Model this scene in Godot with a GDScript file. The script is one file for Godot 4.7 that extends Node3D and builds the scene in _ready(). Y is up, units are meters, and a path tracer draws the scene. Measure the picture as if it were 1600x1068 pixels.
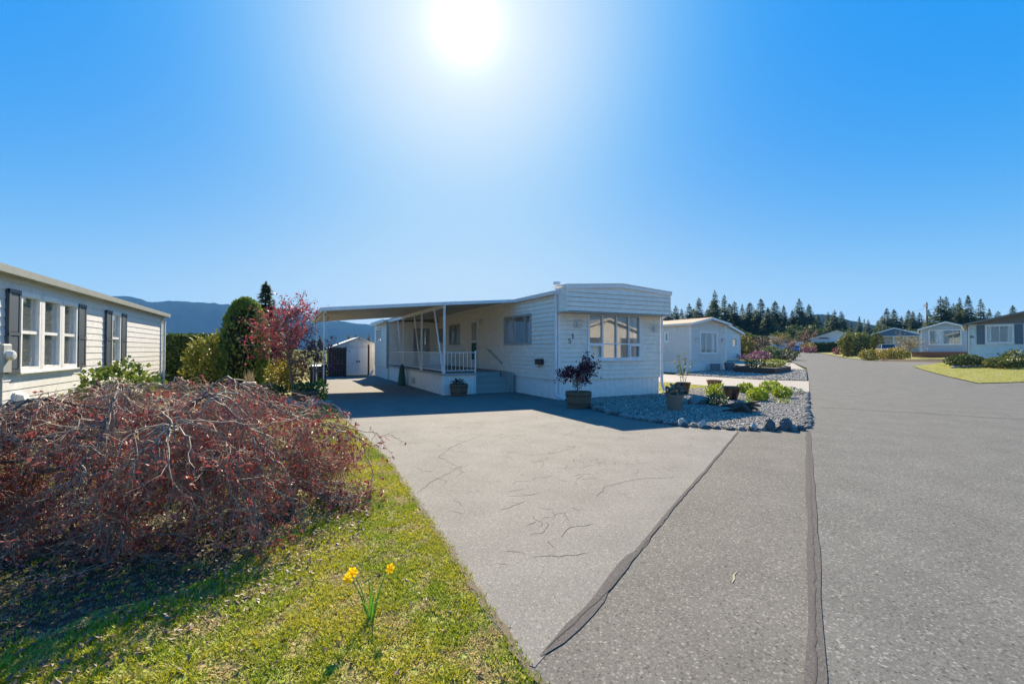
extends Node3D
# A mobile home on its lot, seen from the road edge on a bright spring afternoon.
# x runs along the front of the homes, -z into the lots, y up; metres. s,n: along and across the road.

const YAW := 26.4
const SUN_AZ := 20.5
const SUN_EL := 35.7
var rng := RandomNumberGenerator.new()
var M := {}
var taken := {}
var lap := 0.036   # how far the lower edge of a siding board stands out

# ---------------------------------------------------------------- geometry collector
class Geo:
	var v := PackedVector3Array()
	var n := PackedVector3Array()
	var c := PackedColorArray()
	var col := Color(1, 1, 1)
	var colored := false

	func tri(a: Vector3, b: Vector3, d: Vector3) -> void:
		var k := (b - a).cross(d - a)
		if k.length_squared() < 1e-16:
			return
		k = k.normalized()
		v.append(a); v.append(d); v.append(b)
		n.append(k); n.append(k); n.append(k)
		if colored:
			c.append(col); c.append(col); c.append(col)

	func quad(a: Vector3, b: Vector3, d: Vector3, e: Vector3) -> void:
		tri(a, b, d)
		tri(a, d, e)

	func tri_n(a: Vector3, b: Vector3, d: Vector3, na: Vector3, nb: Vector3, nd: Vector3) -> void:
		v.append(a); v.append(d); v.append(b)
		n.append(na); n.append(nd); n.append(nb)
		if colored:
			c.append(col); c.append(col); c.append(col)

	func hexa(p: Array) -> void:   # 0-3 bottom ring, 4-7 top ring, counter-clockwise from above
		quad(p[3], p[2], p[1], p[0])
		quad(p[4], p[5], p[6], p[7])
		for i in 4:
			var j := (i + 1) % 4
			quad(p[i], p[j], p[j + 4], p[i + 4])

	func box(lo: Vector3, hi: Vector3, t := Transform3D()) -> void:
		var p := [Vector3(lo.x, lo.y, hi.z), Vector3(hi.x, lo.y, hi.z), Vector3(hi.x, lo.y, lo.z), Vector3(lo.x, lo.y, lo.z),
			Vector3(lo.x, hi.y, hi.z), Vector3(hi.x, hi.y, hi.z), Vector3(hi.x, hi.y, lo.z), Vector3(lo.x, hi.y, lo.z)]
		for i in 8:
			p[i] = t * p[i]
		hexa(p)

	func bevel_box(lo: Vector3, hi: Vector3, b: float, t := Transform3D()) -> void:
		# box with its vertical edges and top rim chamfered
		var ring := [Vector2(lo.x + b, hi.z), Vector2(hi.x - b, hi.z), Vector2(hi.x, hi.z - b), Vector2(hi.x, lo.z + b), Vector2(hi.x - b, lo.z), Vector2(lo.x + b, lo.z), Vector2(lo.x, lo.z + b), Vector2(lo.x, hi.z - b)]
		var mid := Vector2((lo.x + hi.x) / 2, (lo.z + hi.z) / 2)
		var rows := []
		for y in [[lo.y, 0.0], [hi.y - b, 0.0], [hi.y, b]]:
			var r := []
			for q in ring:
				var w: Vector2 = q - (q - mid).normalized() * y[1]
				r.append(t * Vector3(w.x, y[0], w.y))
			rows.append(r)
		for k in 2:
			for i in 8:
				var j := (i + 1) % 8
				quad(rows[k][i], rows[k][j], rows[k + 1][j], rows[k + 1][i])
		for i in range(1, 7):
			tri(rows[2][0], rows[2][i], rows[2][i + 1])
			tri(rows[0][0], rows[0][i + 1], rows[0][i])

	func bar(a: Vector3, b: Vector3, w: float, h: float, side := Vector3.ZERO) -> void:
		var d := (b - a).normalized()
		var s := side
		if s == Vector3.ZERO:
			s = d.cross(Vector3.UP)
			if s.length() < 0.01:
				s = Vector3.RIGHT
		s = (s - d * s.dot(d)).normalized()
		var u := s.cross(d).normalized()
		var p := []
		for q in [a, b]:
			for k in [[-1, -1], [1, -1], [1, 1], [-1, 1]]:
				p.append(q + s * (w * 0.5 * k[0]) + u * (h * 0.5 * k[1]))
		quad(p[0], p[3], p[2], p[1])
		quad(p[4], p[5], p[6], p[7])
		for i in 4:
			var j := (i + 1) % 4
			quad(p[i], p[j], p[j + 4], p[i + 4])

	func tube(pts: PackedVector3Array, rad: PackedFloat32Array, sides := 5, cap := false) -> void:
		var k := pts.size()
		if k < 2:
			return
		var d := (pts[1] - pts[0]).normalized()
		var s := d.cross(Vector3(0.31, 0.2, 0.93)).normalized()
		var pr := PackedVector3Array()
		var pn := PackedVector3Array()
		for i in k:
			if i < k - 1:
				d = (pts[i + 1] - pts[i]).normalized()
			s = s - d * s.dot(d)
			s = s.normalized() if s.length() > 1e-5 else d.cross(Vector3(0.5, 0.7, 0.1)).normalized()
			var u := d.cross(s)
			var ring := PackedVector3Array()
			var rn := PackedVector3Array()
			for j in sides:
				var a := TAU * j / sides
				var w := s * cos(a) + u * sin(a)
				rn.append(w)
				ring.append(pts[i] + w * rad[i])
			if i:
				for j in sides:
					var m := (j + 1) % sides
					tri_n(pr[j], pr[m], ring[m], pn[j], pn[m], rn[m])
					tri_n(pr[j], ring[m], ring[j], pn[j], rn[m], rn[j])
			if cap and (i == 0 or i == k - 1):
				for j in sides:
					var m := (j + 1) % sides
					if i == 0:
						tri(pts[i], ring[m], ring[j])
					else:
						tri(pts[i], ring[j], ring[m])
			pr = ring
			pn = rn

	func rod(a: Vector3, b: Vector3, r: float, sides := 6) -> void:
		tube(PackedVector3Array([a, b]), PackedFloat32Array([r, r]), sides, true)

	func lathe(prof: Array, sides := 20, at := Vector3.ZERO, squash := Vector2.ONE) -> void:
		for i in prof.size() - 1:
			var p: Vector2 = prof[i]
			var q: Vector2 = prof[i + 1]
			var e := q - p
			var nn := Vector2(e.y, -e.x).normalized()
			for j in sides:
				var a0 := TAU * j / sides
				var a1 := TAU * (j + 1) / sides
				var d0 := Vector3(cos(a0) * squash.x, 0, -sin(a0) * squash.y)
				var d1 := Vector3(cos(a1) * squash.x, 0, -sin(a1) * squash.y)
				var n0 := (d0 * nn.x + Vector3.UP * nn.y).normalized()
				var n1 := (d1 * nn.x + Vector3.UP * nn.y).normalized()
				var A := at + d0 * p.x + Vector3.UP * p.y
				var B := at + d1 * p.x + Vector3.UP * p.y
				var C := at + d1 * q.x + Vector3.UP * q.y
				var D := at + d0 * q.x + Vector3.UP * q.y
				if p.x > 1e-5:
					tri_n(A, B, C, n0, n1, n1)
				if q.x > 1e-5:
					tri_n(A, C, D, n0, n1, n0)

	func prism(poly: PackedVector2Array, z0: float, z1: float, t := Transform3D()) -> void:   # poly counter-clockwise in x,y
		var idx := Geometry2D.triangulate_polygon(poly)
		for i in range(0, idx.size(), 3):
			var a := poly[idx[i]]
			var b := poly[idx[i + 1]]
			var d := poly[idx[i + 2]]
			if (b - a).cross(d - a) < 0:
				var w := b
				b = d
				d = w
			tri(t * Vector3(a.x, a.y, z1), t * Vector3(b.x, b.y, z1), t * Vector3(d.x, d.y, z1))
			tri(t * Vector3(a.x, a.y, z0), t * Vector3(d.x, d.y, z0), t * Vector3(b.x, b.y, z0))
		for i in poly.size():
			var a := poly[i]
			var b := poly[(i + 1) % poly.size()]
			quad(t * Vector3(a.x, a.y, z0), t * Vector3(b.x, b.y, z0), t * Vector3(b.x, b.y, z1), t * Vector3(a.x, a.y, z1))

	func leaf(p: Vector3, d: Vector3, s: Vector3, l: float, w: float, fold := 0.25) -> void:
		# a folded blade: midrib from p along d, half width w to each side s
		var u := d.cross(s).normalized()
		var m := p + d * (l * 0.45)
		var a := m + s * w + u * (w * fold)
		var b := m - s * w + u * (w * fold)
		var tip := p + d * l
		tri(p, a, tip)
		tri(p, tip, b)

	func blob(at: Vector3, r: Vector3, seed_: int, rings := 5, sides := 8, rough := 0.22) -> void:
		# an uneven closed lump (stones, soil)
		var g := RandomNumberGenerator.new()
		g.seed = seed_
		var rows := []
		for i in rings + 1:
			var e := -PI / 2 + PI * i / rings
			var row := PackedVector3Array()
			var whole := 1.0 + g.randf_range(-rough, rough)
			for j in sides:
				var k := whole if i == 0 or i == rings else 1.0 + g.randf_range(-rough, rough)
				var a := TAU * (j + 0.5 * (i % 2)) / sides
				row.append(at + Vector3(cos(a) * cos(e) * r.x, sin(e) * r.y, -sin(a) * cos(e) * r.z) * k)
			rows.append(row)
		for i in rings:
			for j in sides:
				var m := (j + 1) % sides
				tri(rows[i][j], rows[i][m], rows[i + 1][m])
				tri(rows[i][j], rows[i + 1][m], rows[i + 1][j])

	func mesh(mat: Material) -> ArrayMesh:
		var a := []
		a.resize(Mesh.ARRAY_MAX)
		a[Mesh.ARRAY_VERTEX] = v
		a[Mesh.ARRAY_NORMAL] = n
		if colored:
			a[Mesh.ARRAY_COLOR] = c
		var m := ArrayMesh.new()
		m.add_surface_from_arrays(Mesh.PRIMITIVE_TRIANGLES, a)
		m.surface_set_material(0, mat)
		return m

# ---------------------------------------------------------------- nodes
func numbered(called: String) -> String:
	if not taken.has(called):
		taken[called] = 0
		return called
	taken[called] += 1
	return "%s_%03d" % [called, taken[called]]

func tag(o: Node3D, label: String, category: String, group := "", kind := "") -> void:
	if label:
		o.set_meta("label", label)
	if category:
		o.set_meta("category", category)
	if group:
		o.set_meta("group", group)
	if kind:
		o.set_meta("kind", kind)

func thing(called: String, label: String, category: String, at := Vector3.ZERO, turn := 0.0, group := "") -> Node3D:
	var o := Node3D.new()
	o.name = numbered(called)
	add_child(o)
	o.position = at
	o.rotation.y = turn
	tag(o, label, category, group)
	return o

func put(called: String, g: Geo, m: Material, parent: Node = self) -> MeshInstance3D:
	return put_mesh(called, g.mesh(m), parent)

func put_mesh(called: String, me: Mesh, parent: Node = self) -> MeshInstance3D:
	var o := MeshInstance3D.new()
	o.name = numbered(called) if parent == self else called
	o.mesh = me
	parent.add_child(o, true)
	return o

func structure(called: String, g: Geo, m: Material, label := "") -> MeshInstance3D:
	var o := put(called, g, m)
	o.set_meta("kind", "structure")
	if label:
		o.set_meta("label", label)
	return o

func stuff(o: Node3D) -> Node3D:
	o.set_meta("kind", "stuff")
	return o

func scatter(called: String, me: Mesh, where: Array, cols: PackedColorArray, parent: Node) -> MultiMeshInstance3D:
	var mm := MultiMesh.new()
	mm.transform_format = MultiMesh.TRANSFORM_3D
	mm.use_colors = cols.size() > 0
	mm.mesh = me
	mm.instance_count = where.size()
	for i in where.size():
		mm.set_instance_transform(i, where[i])
		if cols.size():
			mm.set_instance_color(i, cols[i])
	var o := MultiMeshInstance3D.new()
	o.name = numbered(called) if parent == self else called
	o.multimesh = mm
	parent.add_child(o, true)
	stuff(o)
	return o

# ---------------------------------------------------------------- ground
func rsn(s: float, n: float) -> Vector2:
	return Vector2(s * 0.8615 + n * 0.5077, -s * 0.5077 + n * 0.8615)

func gh(x: float, z: float) -> float:
	var s := x * 0.8615 - z * 0.5077
	var n := x * 0.5077 + z * 0.8615
	var h := 0.012 * clampf(s - 28.0, 0.0, 82.0)
	h += 0.3 * smoothstep(5.0, 10.0, n) * smoothstep(30.0, 46.0, s)
	h += 0.45 * smoothstep(-3.0, -8.0, n) * smoothstep(42.0, 52.0, s)
	return h

func gp(x: float, z: float, up := 0.0) -> Vector3:
	return Vector3(x, gh(x, z) + up, z)

func inside(poly: PackedVector2Array, x: float, z: float) -> bool:
	return Geometry2D.is_point_in_polygon(Vector2(x, z), poly)

func sheet(poly: PackedVector2Array, up: float, cell := 4.0) -> Geo:
	var g := Geo.new()
	var lo := poly[0]
	var hi := poly[0]
	for p in poly:
		lo = lo.min(p)
		hi = hi.max(p)
	var flat := true
	for p in poly:
		if gh(p.x, p.y) > 0.001:
			flat = false
	var parts := []
	if flat:
		parts.append(poly)
	else:
		var x := lo.x
		while x < hi.x:
			var z := lo.y
			while z < hi.y:
				parts.append_array(Geometry2D.intersect_polygons(poly, PackedVector2Array([Vector2(x, z), Vector2(x + cell, z), Vector2(x + cell, z + cell), Vector2(x, z + cell)])))
				z += cell
			x += cell
	for q in parts:
		var idx := Geometry2D.triangulate_polygon(q)
		for i in range(0, idx.size(), 3):
			var a: Vector2 = q[idx[i]]
			var b: Vector2 = q[idx[i + 1]]
			var d: Vector2 = q[idx[i + 2]]
			if (b - a).cross(d - a) > 0:
				var w := b
				b = d
				d = w
			g.tri(gp(a.x, a.y, up), gp(b.x, b.y, up), gp(d.x, d.y, up))
	return g

func slab(poly: PackedVector2Array, up: float, thick: float) -> Geo:
	# a flat sheet with an edge that goes down thick metres (near, level ground only)
	var g := sheet(poly, up)
	var ccw := not Geometry2D.is_polygon_clockwise(poly)
	for i in poly.size():
		var a := poly[i]
		var b := poly[(i + 1) % poly.size()]
		if ccw:
			g.quad(gp(b.x, b.y, up - thick), gp(a.x, a.y, up - thick), gp(a.x, a.y, up), gp(b.x, b.y, up))
		else:
			g.quad(gp(a.x, a.y, up - thick), gp(b.x, b.y, up - thick), gp(b.x, b.y, up), gp(a.x, a.y, up))
	return g

func wobble(poly: Array, step: float, amount: float, seed_: int, closed := true) -> PackedVector2Array:
	var g := RandomNumberGenerator.new()
	g.seed = seed_
	var out := PackedVector2Array()
	var last := poly.size() if closed else poly.size() - 1
	for i in last:
		var a: Vector2 = poly[i]
		var b: Vector2 = poly[(i + 1) % poly.size()]
		var k := maxi(1, int(a.distance_to(b) / step))
		var side := (b - a).orthogonal().normalized()
		for j in k:
			out.append(a.lerp(b, float(j) / k) + (side * g.randf_range(-amount, amount) if j else Vector2.ZERO))
	if not closed:
		out.append(poly[-1])
	return out

func ribbon(path: PackedVector2Array, width: float, up: float, seed_: int, thin_ends := true) -> Geo:
	# a strip on the ground of uneven width
	var r := RandomNumberGenerator.new()
	r.seed = seed_
	var g := Geo.new()
	var pl := Vector3.ZERO
	var pr := Vector3.ZERO
	for i in path.size():
		var d := (path[mini(i + 1, path.size() - 1)] - path[maxi(i - 1, 0)]).normalized()
		var side := Vector2(-d.y, d.x)
		var w := width * r.randf_range(0.8, 1.2) * 0.5
		if thin_ends and (i == 0 or i == path.size() - 1):
			w *= 0.15
		var l := path[i] + side * w
		var q := path[i] - side * w
		var L := gp(l.x, l.y, up)
		var R := gp(q.x, q.y, up)
		if i:
			g.quad(pl, L, R, pr)
		pl = L
		pr = R
	return g

# ---------------------------------------------------------------- textures and materials
func noise_image(seed_: int, freq: float, size: int, kind := FastNoiseLite.TYPE_SIMPLEX_SMOOTH, octaves := 4) -> Image:
	var f := FastNoiseLite.new()
	f.seed = seed_
	f.noise_type = kind
	f.frequency = freq
	f.fractal_octaves = octaves
	f.cellular_return_type = FastNoiseLite.RETURN_CELL_VALUE
	return f.get_seamless_image(size, size)

func grey(l: float) -> int:
	return clampi(int(Color(l, l, l).linear_to_srgb().r * 255.0), 0, 255)

func ramp_texture(im: Image, lo: float, hi: float) -> ImageTexture:
	# a grey factor between lo and hi (linear)
	var lut := PackedByteArray()
	for i in 256:
		lut.append(grey(lerpf(lo, hi, i / 255.0)))
	var d := im.get_data()
	for i in d.size():
		d[i] = lut[d[i]]
	return ImageTexture.create_from_image(Image.create_from_data(im.get_width(), im.get_height(), false, Image.FORMAT_L8, d))

func colour_texture(im: Image, stops: Array) -> ImageTexture:
	# stops: [position, linear colour]
	var g := Gradient.new()
	g.offsets = PackedFloat32Array(stops.map(func(s): return s[0]))
	g.colors = PackedColorArray(stops.map(func(s): return s[1].linear_to_srgb()))
	var lut := PackedByteArray()
	for i in 256:
		var k := g.sample(i / 255.0)
		lut.append_array([k.r8, k.g8, k.b8])
	var d := im.get_data()
	var o := PackedByteArray()
	o.resize(d.size() * 3)
	for i in d.size():
		var k := d[i] * 3
		o[i * 3] = lut[k]
		o[i * 3 + 1] = lut[k + 1]
		o[i * 3 + 2] = lut[k + 2]
	return ImageTexture.create_from_image(Image.create_from_data(im.get_width(), im.get_height(), false, Image.FORMAT_RGB8, o))

func aggregate_image(seed_: int, size: int) -> Image:
	# crushed stone in binder: fine grit, then chips of differing size and grey
	var r := RandomNumberGenerator.new()
	r.seed = seed_
	var d := PackedByteArray()
	d.resize(size * size)
	for i in d.size():
		d[i] = 78 + (r.randi() % 76)
	for i in size * size / 12:
		var x := r.randi() % size
		var y := r.randi() % size
		var k := r.randf_range(0.6, 1.6)
		var q := r.randf()
		var g := r.randi_range(120, 165)
		if q < 0.3:
			g = r.randi_range(165, 255)
		elif q < 0.52:
			g = r.randi_range(45, 90)
		var m := ceili(k)
		for v in range(-m, m + 1):
			for u in range(-m, m + 1):
				if u * u + v * v <= k * k:
					d[posmod(y + v, size) * size + posmod(x + u, size)] = g
	return Image.create_from_data(size, size, false, Image.FORMAT_L8, d)

func mat(key: String, lin: Color, rough := 0.8, tex: Texture2D = null, scale := 1.0, relief := 0.0, relief_tex: Texture2D = null) -> StandardMaterial3D:
	var m := StandardMaterial3D.new()
	m.resource_name = key
	m.albedo_color = lin.linear_to_srgb()
	m.roughness = rough
	if tex or relief_tex:
		m.albedo_texture = tex
		m.uv1_triplanar = true
		m.uv1_world_triplanar = true
		m.uv1_scale = Vector3.ONE * scale
		m.uv1_triplanar_sharpness = 4.0
	if relief > 0.0:
		m.heightmap_enabled = true
		m.heightmap_texture = relief_tex if relief_tex else tex
		m.heightmap_scale = relief
	M[key] = m
	return m

func blotch(m: StandardMaterial3D, tex: Texture2D, scale: float) -> void:
	m.detail_enabled = true
	m.detail_albedo = tex
	m.detail_blend_mode = BaseMaterial3D.BLEND_MODE_MUL
	m.detail_uv_layer = BaseMaterial3D.DETAIL_UV_2
	m.uv2_triplanar = true
	m.uv2_world_triplanar = true
	m.uv2_scale = Vector3.ONE * scale

func leafy(key: String, lin: Color, glow := 0.35, rough := 0.55) -> StandardMaterial3D:
	# vertex colours times lin; light also passes through the blades
	var m := mat(key, lin, rough)
	m.vertex_color_use_as_albedo = true
	m.backlight_enabled = true
	m.backlight = Color(glow, glow, glow).linear_to_srgb()
	m.cull_mode = BaseMaterial3D.CULL_DISABLED
	return m

func make_materials() -> void:
	var n_mid := noise_image(3, 0.012, 512)
	var n_fine := noise_image(5, 0.06, 512)
	var agg := aggregate_image(11, 768)
	var t_soft := ramp_texture(n_mid, 0.82, 1.0)
	var t_blotch := ramp_texture(noise_image(14, 0.016, 512, FastNoiseLite.TYPE_SIMPLEX_SMOOTH, 6), 0.8, 1.0)
	var t_fine := ramp_texture(n_fine, 0.8, 1.0)
	var t_bump := ImageTexture.create_from_image(n_fine)
	var t_agg := ramp_texture(agg, 0.02, 1.0)
	var t_agg_soft := ramp_texture(agg, 0.18, 1.0)
	var t_agg_bump := ImageTexture.create_from_image(agg)
	for a in [["asphalt_drive", Color(0.305, 0.3, 0.281), t_agg_soft, 0.36, 0.0], ["asphalt_apron", Color(0.262, 0.256, 0.236), t_agg, 0.3, 0.0], ["asphalt_road", Color(0.248, 0.252, 0.245), t_agg, 0.27, 0.0]]:
		var m := mat(a[0], a[1], 0.86, a[2], a[3], a[4], t_agg_bump)
		m.metallic_specular = 0.25
		blotch(m, t_blotch, 0.13)
	mat("tar", Color(0.155, 0.148, 0.144), 0.95, t_agg_soft, 0.5).metallic_specular = 0.2
	mat("crack", Color(0.045, 0.042, 0.04), 0.95)
	mat("chalk", Color(0.5, 0.5, 0.36), 0.9, t_agg, 3.0)
	blotch(mat("concrete", Color(0.46, 0.43, 0.395), 0.88, t_agg_soft, 0.6, 0.1, t_agg_bump), t_blotch, 0.2)
	mat("soil", Color(0.06, 0.043, 0.032), 0.95, t_fine, 2.0, 1.5, t_bump)
	var turf := colour_texture(noise_image(21, 0.02, 512), [[0.0, Color(0.12, 0.085, 0.04)], [0.35, Color(0.22, 0.18, 0.06)], [0.5, Color(0.2, 0.21, 0.03)], [0.7, Color(0.14, 0.19, 0.022)], [1.0, Color(0.22, 0.22, 0.045)]])
	blotch(mat("turf", Color(1, 1, 1), 0.9, turf, 0.6, 2.0, t_bump), t_fine, 1.3)
	mat("ground", Color(0.13, 0.14, 0.06), 0.95, t_fine, 0.05)
	mat("gravel_base", Color(0.27, 0.255, 0.235), 0.95, t_agg, 0.5, 1.0, t_agg_bump)
	# buildings
	mat("siding_grey", Color(0.85, 0.79, 0.69), 0.5, t_soft, 0.5, 0.05, t_bump)
	mat("siding_warm", Color(0.69, 0.685, 0.675), 0.5, t_soft, 0.5, 0.05, t_bump)
	mat("siding_beige", Color(0.7, 0.67, 0.62), 0.55, t_soft, 0.5)
	mat("siding_blue", Color(0.42, 0.5, 0.57), 0.55, t_soft, 0.5)
	mat("siding_pale_blue", Color(0.58, 0.69, 0.72), 0.55, t_soft, 0.5)
	mat("siding_slate", Color(0.09, 0.15, 0.21), 0.6, t_soft, 0.5)
	mat("siding_cream", Color(0.8, 0.775, 0.71), 0.6, t_soft, 0.5)
	mat("skirting_white", Color(0.86, 0.84, 0.79), 0.5, t_soft, 0.7)
	mat("trim_white", Color(0.8, 0.8, 0.79), 0.4, t_soft, 0.8)
	mat("soffit_tan", Color(0.5, 0.46, 0.38), 0.6, t_soft, 0.4)
	mat("gutter_olive", Color(0.36, 0.37, 0.33), 0.45, t_soft, 0.6)
	mat("roof_grey", Color(0.2, 0.2, 0.2), 0.85, t_fine, 1.0)
	mat("roof_brown", Color(0.21, 0.16, 0.125), 0.9, t_fine, 1.0)
	mat("roof_taupe", Color(0.22, 0.2, 0.19), 0.85, t_fine, 0.8)
	mat("roof_tan", Color(0.36, 0.26, 0.19), 0.9, t_fine, 1.0)
	mat("roof_white", Color(0.66, 0.66, 0.65), 0.6, t_soft, 0.5)
	mat("shutter_dark", Color(0.06, 0.08, 0.1), 0.45, t_soft, 1.0)
	mat("shutter_blue", Color(0.11, 0.16, 0.21), 0.5, t_soft, 1.0)
	mat("frame_grey", Color(0.33, 0.34, 0.33), 0.45)
	mat("slat_grey", Color(0.16, 0.19, 0.2), 0.6)
	mat("curtain", Color(0.5, 0.52, 0.5), 0.9)
	mat("blind_cream", Color(0.8, 0.77, 0.66), 0.8)
	mat("deck_board", Color(0.24, 0.235, 0.22), 0.8, t_fine, 1.5)
	mat("step_green", Color(0.36, 0.42, 0.41), 0.7, t_fine, 1.5)
	mat("metal_dark", Color(0.03, 0.03, 0.032), 0.4)
	mat("metal_pale", Color(0.55, 0.56, 0.57), 0.35)
	M.metal_pale.metallic = 0.6
	mat("green_cover", Color(0.02, 0.1, 0.075), 0.65, t_fine, 2.0)
	mat("fence_brown", Color(0.05, 0.025, 0.018), 0.75, t_fine, 1.4)
	mat("timber_red", Color(0.2, 0.085, 0.045), 0.8, t_fine, 1.4)
	mat("timber_dark", Color(0.075, 0.052, 0.042), 0.85, t_fine, 1.4)
	mat("barrel_wood", Color(0.2, 0.125, 0.075), 0.85, t_fine, 2.5, 0.4, t_bump)
	mat("barrel_old", Color(0.15, 0.125, 0.085), 0.9, t_fine, 2.5, 0.6, t_bump)
	mat("hoop", Color(0.09, 0.055, 0.04), 0.7, t_fine, 4.0)
	mat("pole_wood", Color(0.14, 0.11, 0.085), 0.9, t_fine, 1.0)
	mat("terracotta", Color(0.2, 0.095, 0.06), 0.8, t_fine, 2.0)
	mat("pot_beige", Color(0.26, 0.19, 0.14), 0.7, t_fine, 2.0)
	mat("pot_brown", Color(0.035, 0.024, 0.018), 0.22)
	mat("pot_blue", Color(0.015, 0.04, 0.3), 0.25)
	mat("pot_slate", Color(0.16, 0.2, 0.24), 0.6, t_soft, 2.0)
	mat("pot_white", Color(0.5, 0.5, 0.47), 0.7, t_fine, 2.0)
	mat("stone", Color(0.27, 0.265, 0.25), 0.9, t_fine, 3.0, 1.2, t_bump)
	mat("stone_pale", Color(0.5, 0.48, 0.44), 0.9, t_fine, 3.0, 1.0, t_bump)
	mat("stone_dark", Color(0.12, 0.135, 0.14), 0.85, t_fine, 3.0, 1.2, t_bump)
	mat("driftwood", Color(0.1, 0.08, 0.065), 0.9, t_fine, 4.0, 1.2, t_bump)
	mat("bark", Color(0.13, 0.1, 0.08), 0.9, t_fine, 3.0, 1.0, t_bump)
	mat("bark_grey", Color(0.15, 0.125, 0.105), 0.85, t_fine, 5.0, 0.5, t_bump)
	blotch(mat("hill", Color(0.014, 0.026, 0.018), 0.95, t_blotch, 0.0045, 0.0), t_fine, 0.02)
	M.hill.metallic_specular = 0.0
	M.ground.metallic_specular = 0.0
	var g := mat("glass", Color(0.86, 0.93, 0.92, 0.04), 0.02)
	g.transparency = BaseMaterial3D.TRANSPARENCY_ALPHA
	var p := mat("pebble", Color(1, 1, 1), 0.85)
	p.vertex_color_use_as_albedo = true
	var tw := mat("twig", Color(1, 1, 1), 0.75)
	tw.vertex_color_use_as_albedo = true
	leafy("leaf", Color(1, 1, 1), 0.45)
	leafy("needle", Color(1, 1, 1), 0.5, 0.7)
	leafy("grass", Color(1, 1, 1), 0.75, 0.6)
	for a in [["paint_blue", Color(0.01, 0.08, 0.38)], ["paint_dark", Color(0.02, 0.025, 0.035)], ["paint_silver", Color(0.42, 0.44, 0.47)], ["paint_white", Color(0.7, 0.7, 0.7)]]:
		var m := mat(a[0], a[1], 0.3)
		m.clearcoat_enabled = true
		m.clearcoat = 1.0
		m.clearcoat_roughness = 0.05
	mat("tyre", Color(0.02, 0.02, 0.02), 0.9)
	mat("car_glass", Color(0.02, 0.025, 0.03), 0.05)
	mat("lamp_glass", Color(0.6, 0.6, 0.58), 0.1)

# ---------------------------------------------------------------- building parts
func cut(u0: float, v0: float, u1: float, v1: float, holes: Array) -> Array:
	# what is left of a rectangle once the holes are taken out
	var us := [u0, u1]
	for h in holes:
		for u in [h[0], h[2]]:
			if u > u0 + 0.001 and u < u1 - 0.001:
				us.append(u)
	us.sort()
	var out := []
	var open := {}
	for i in us.size() - 1:
		var a: float = us[i]
		var b: float = us[i + 1]
		if b - a < 0.002:
			continue
		var m := (a + b) / 2
		var gaps := []
		for h in holes:
			if h[0] < m and h[2] > m and h[1] < v1 and h[3] > v0:
				gaps.append([maxf(h[1], v0), minf(h[3], v1)])
		gaps.sort()
		var y := v0
		var spans := []
		for q in gaps:
			if q[0] - y > 0.004:
				spans.append([y, q[0]])
			y = maxf(y, q[1])
		if v1 - y > 0.004:
			spans.append([y, v1])
		var now := {}
		for s in spans:
			var key := "%.3f %.3f" % s
			if open.has(key):
				open[key][2] = b
				now[key] = open[key]
			else:
				var r := [a, s[0], b, s[1]]
				out.append(r)
				now[key] = r
		open = now
	return out

func board(g: Geo, t: Transform3D, r: Array, y0: float, bh: float) -> void:
	# one lap board: its lower edge stands proud, with a groove under it where the next board tucks in
	var gap := 0.012
	var lo: float = maxf(r[1], y0 + gap)
	if r[3] - lo < 0.003:
		return
	var z0 := lerpf(lap, lap * 0.28, (lo - y0) / bh)
	var z1 := lerpf(lap, lap * 0.28, (r[3] - y0) / bh)
	var a := t * Vector3(r[0], lo, z0)
	var b := t * Vector3(r[2], lo, z0)
	var c := t * Vector3(r[2], r[3], z1)
	var d := t * Vector3(r[0], r[3], z1)
	var e := t * Vector3(r[0], lo, -0.001)
	var f := t * Vector3(r[2], lo, -0.001)
	var h := t * Vector3(r[2], r[3], -0.001)
	var k := t * Vector3(r[0], r[3], -0.001)
	g.quad(a, b, c, d)
	g.quad(e, f, b, a)
	g.quad(b, f, h, c)
	g.quad(e, a, d, k)
	g.quad(d, c, h, k)

func wall(parent: Node3D, t: Transform3D, w: float, y0: float, y1: float, holes: Array, bh: float, m: Material, single: bool) -> void:
	var back := Geo.new()
	for r in cut(0.0, y0, w, y1, holes):
		back.box(Vector3(r[0], r[1], -0.1), Vector3(r[2], r[3], -0.002), t)
	put("wall", back, m, parent)
	if bh <= 0.0:
		return
	var all := Geo.new()
	var rows := int(round((y1 - y0) / bh))
	var hh := (y1 - y0) / rows
	for i in rows:
		for r in cut(0.0, y0 + i * hh, w, y0 + (i + 1) * hh, holes):
			if single:
				var g := Geo.new()
				board(g, t, r, y0 + i * hh, hh)
				if g.v.size():
					put("siding_board", g, m, parent)
			else:
				board(all, t, r, y0 + i * hh, hh)
	if not single:
		stuff(put("siding", all, m, parent))

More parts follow.
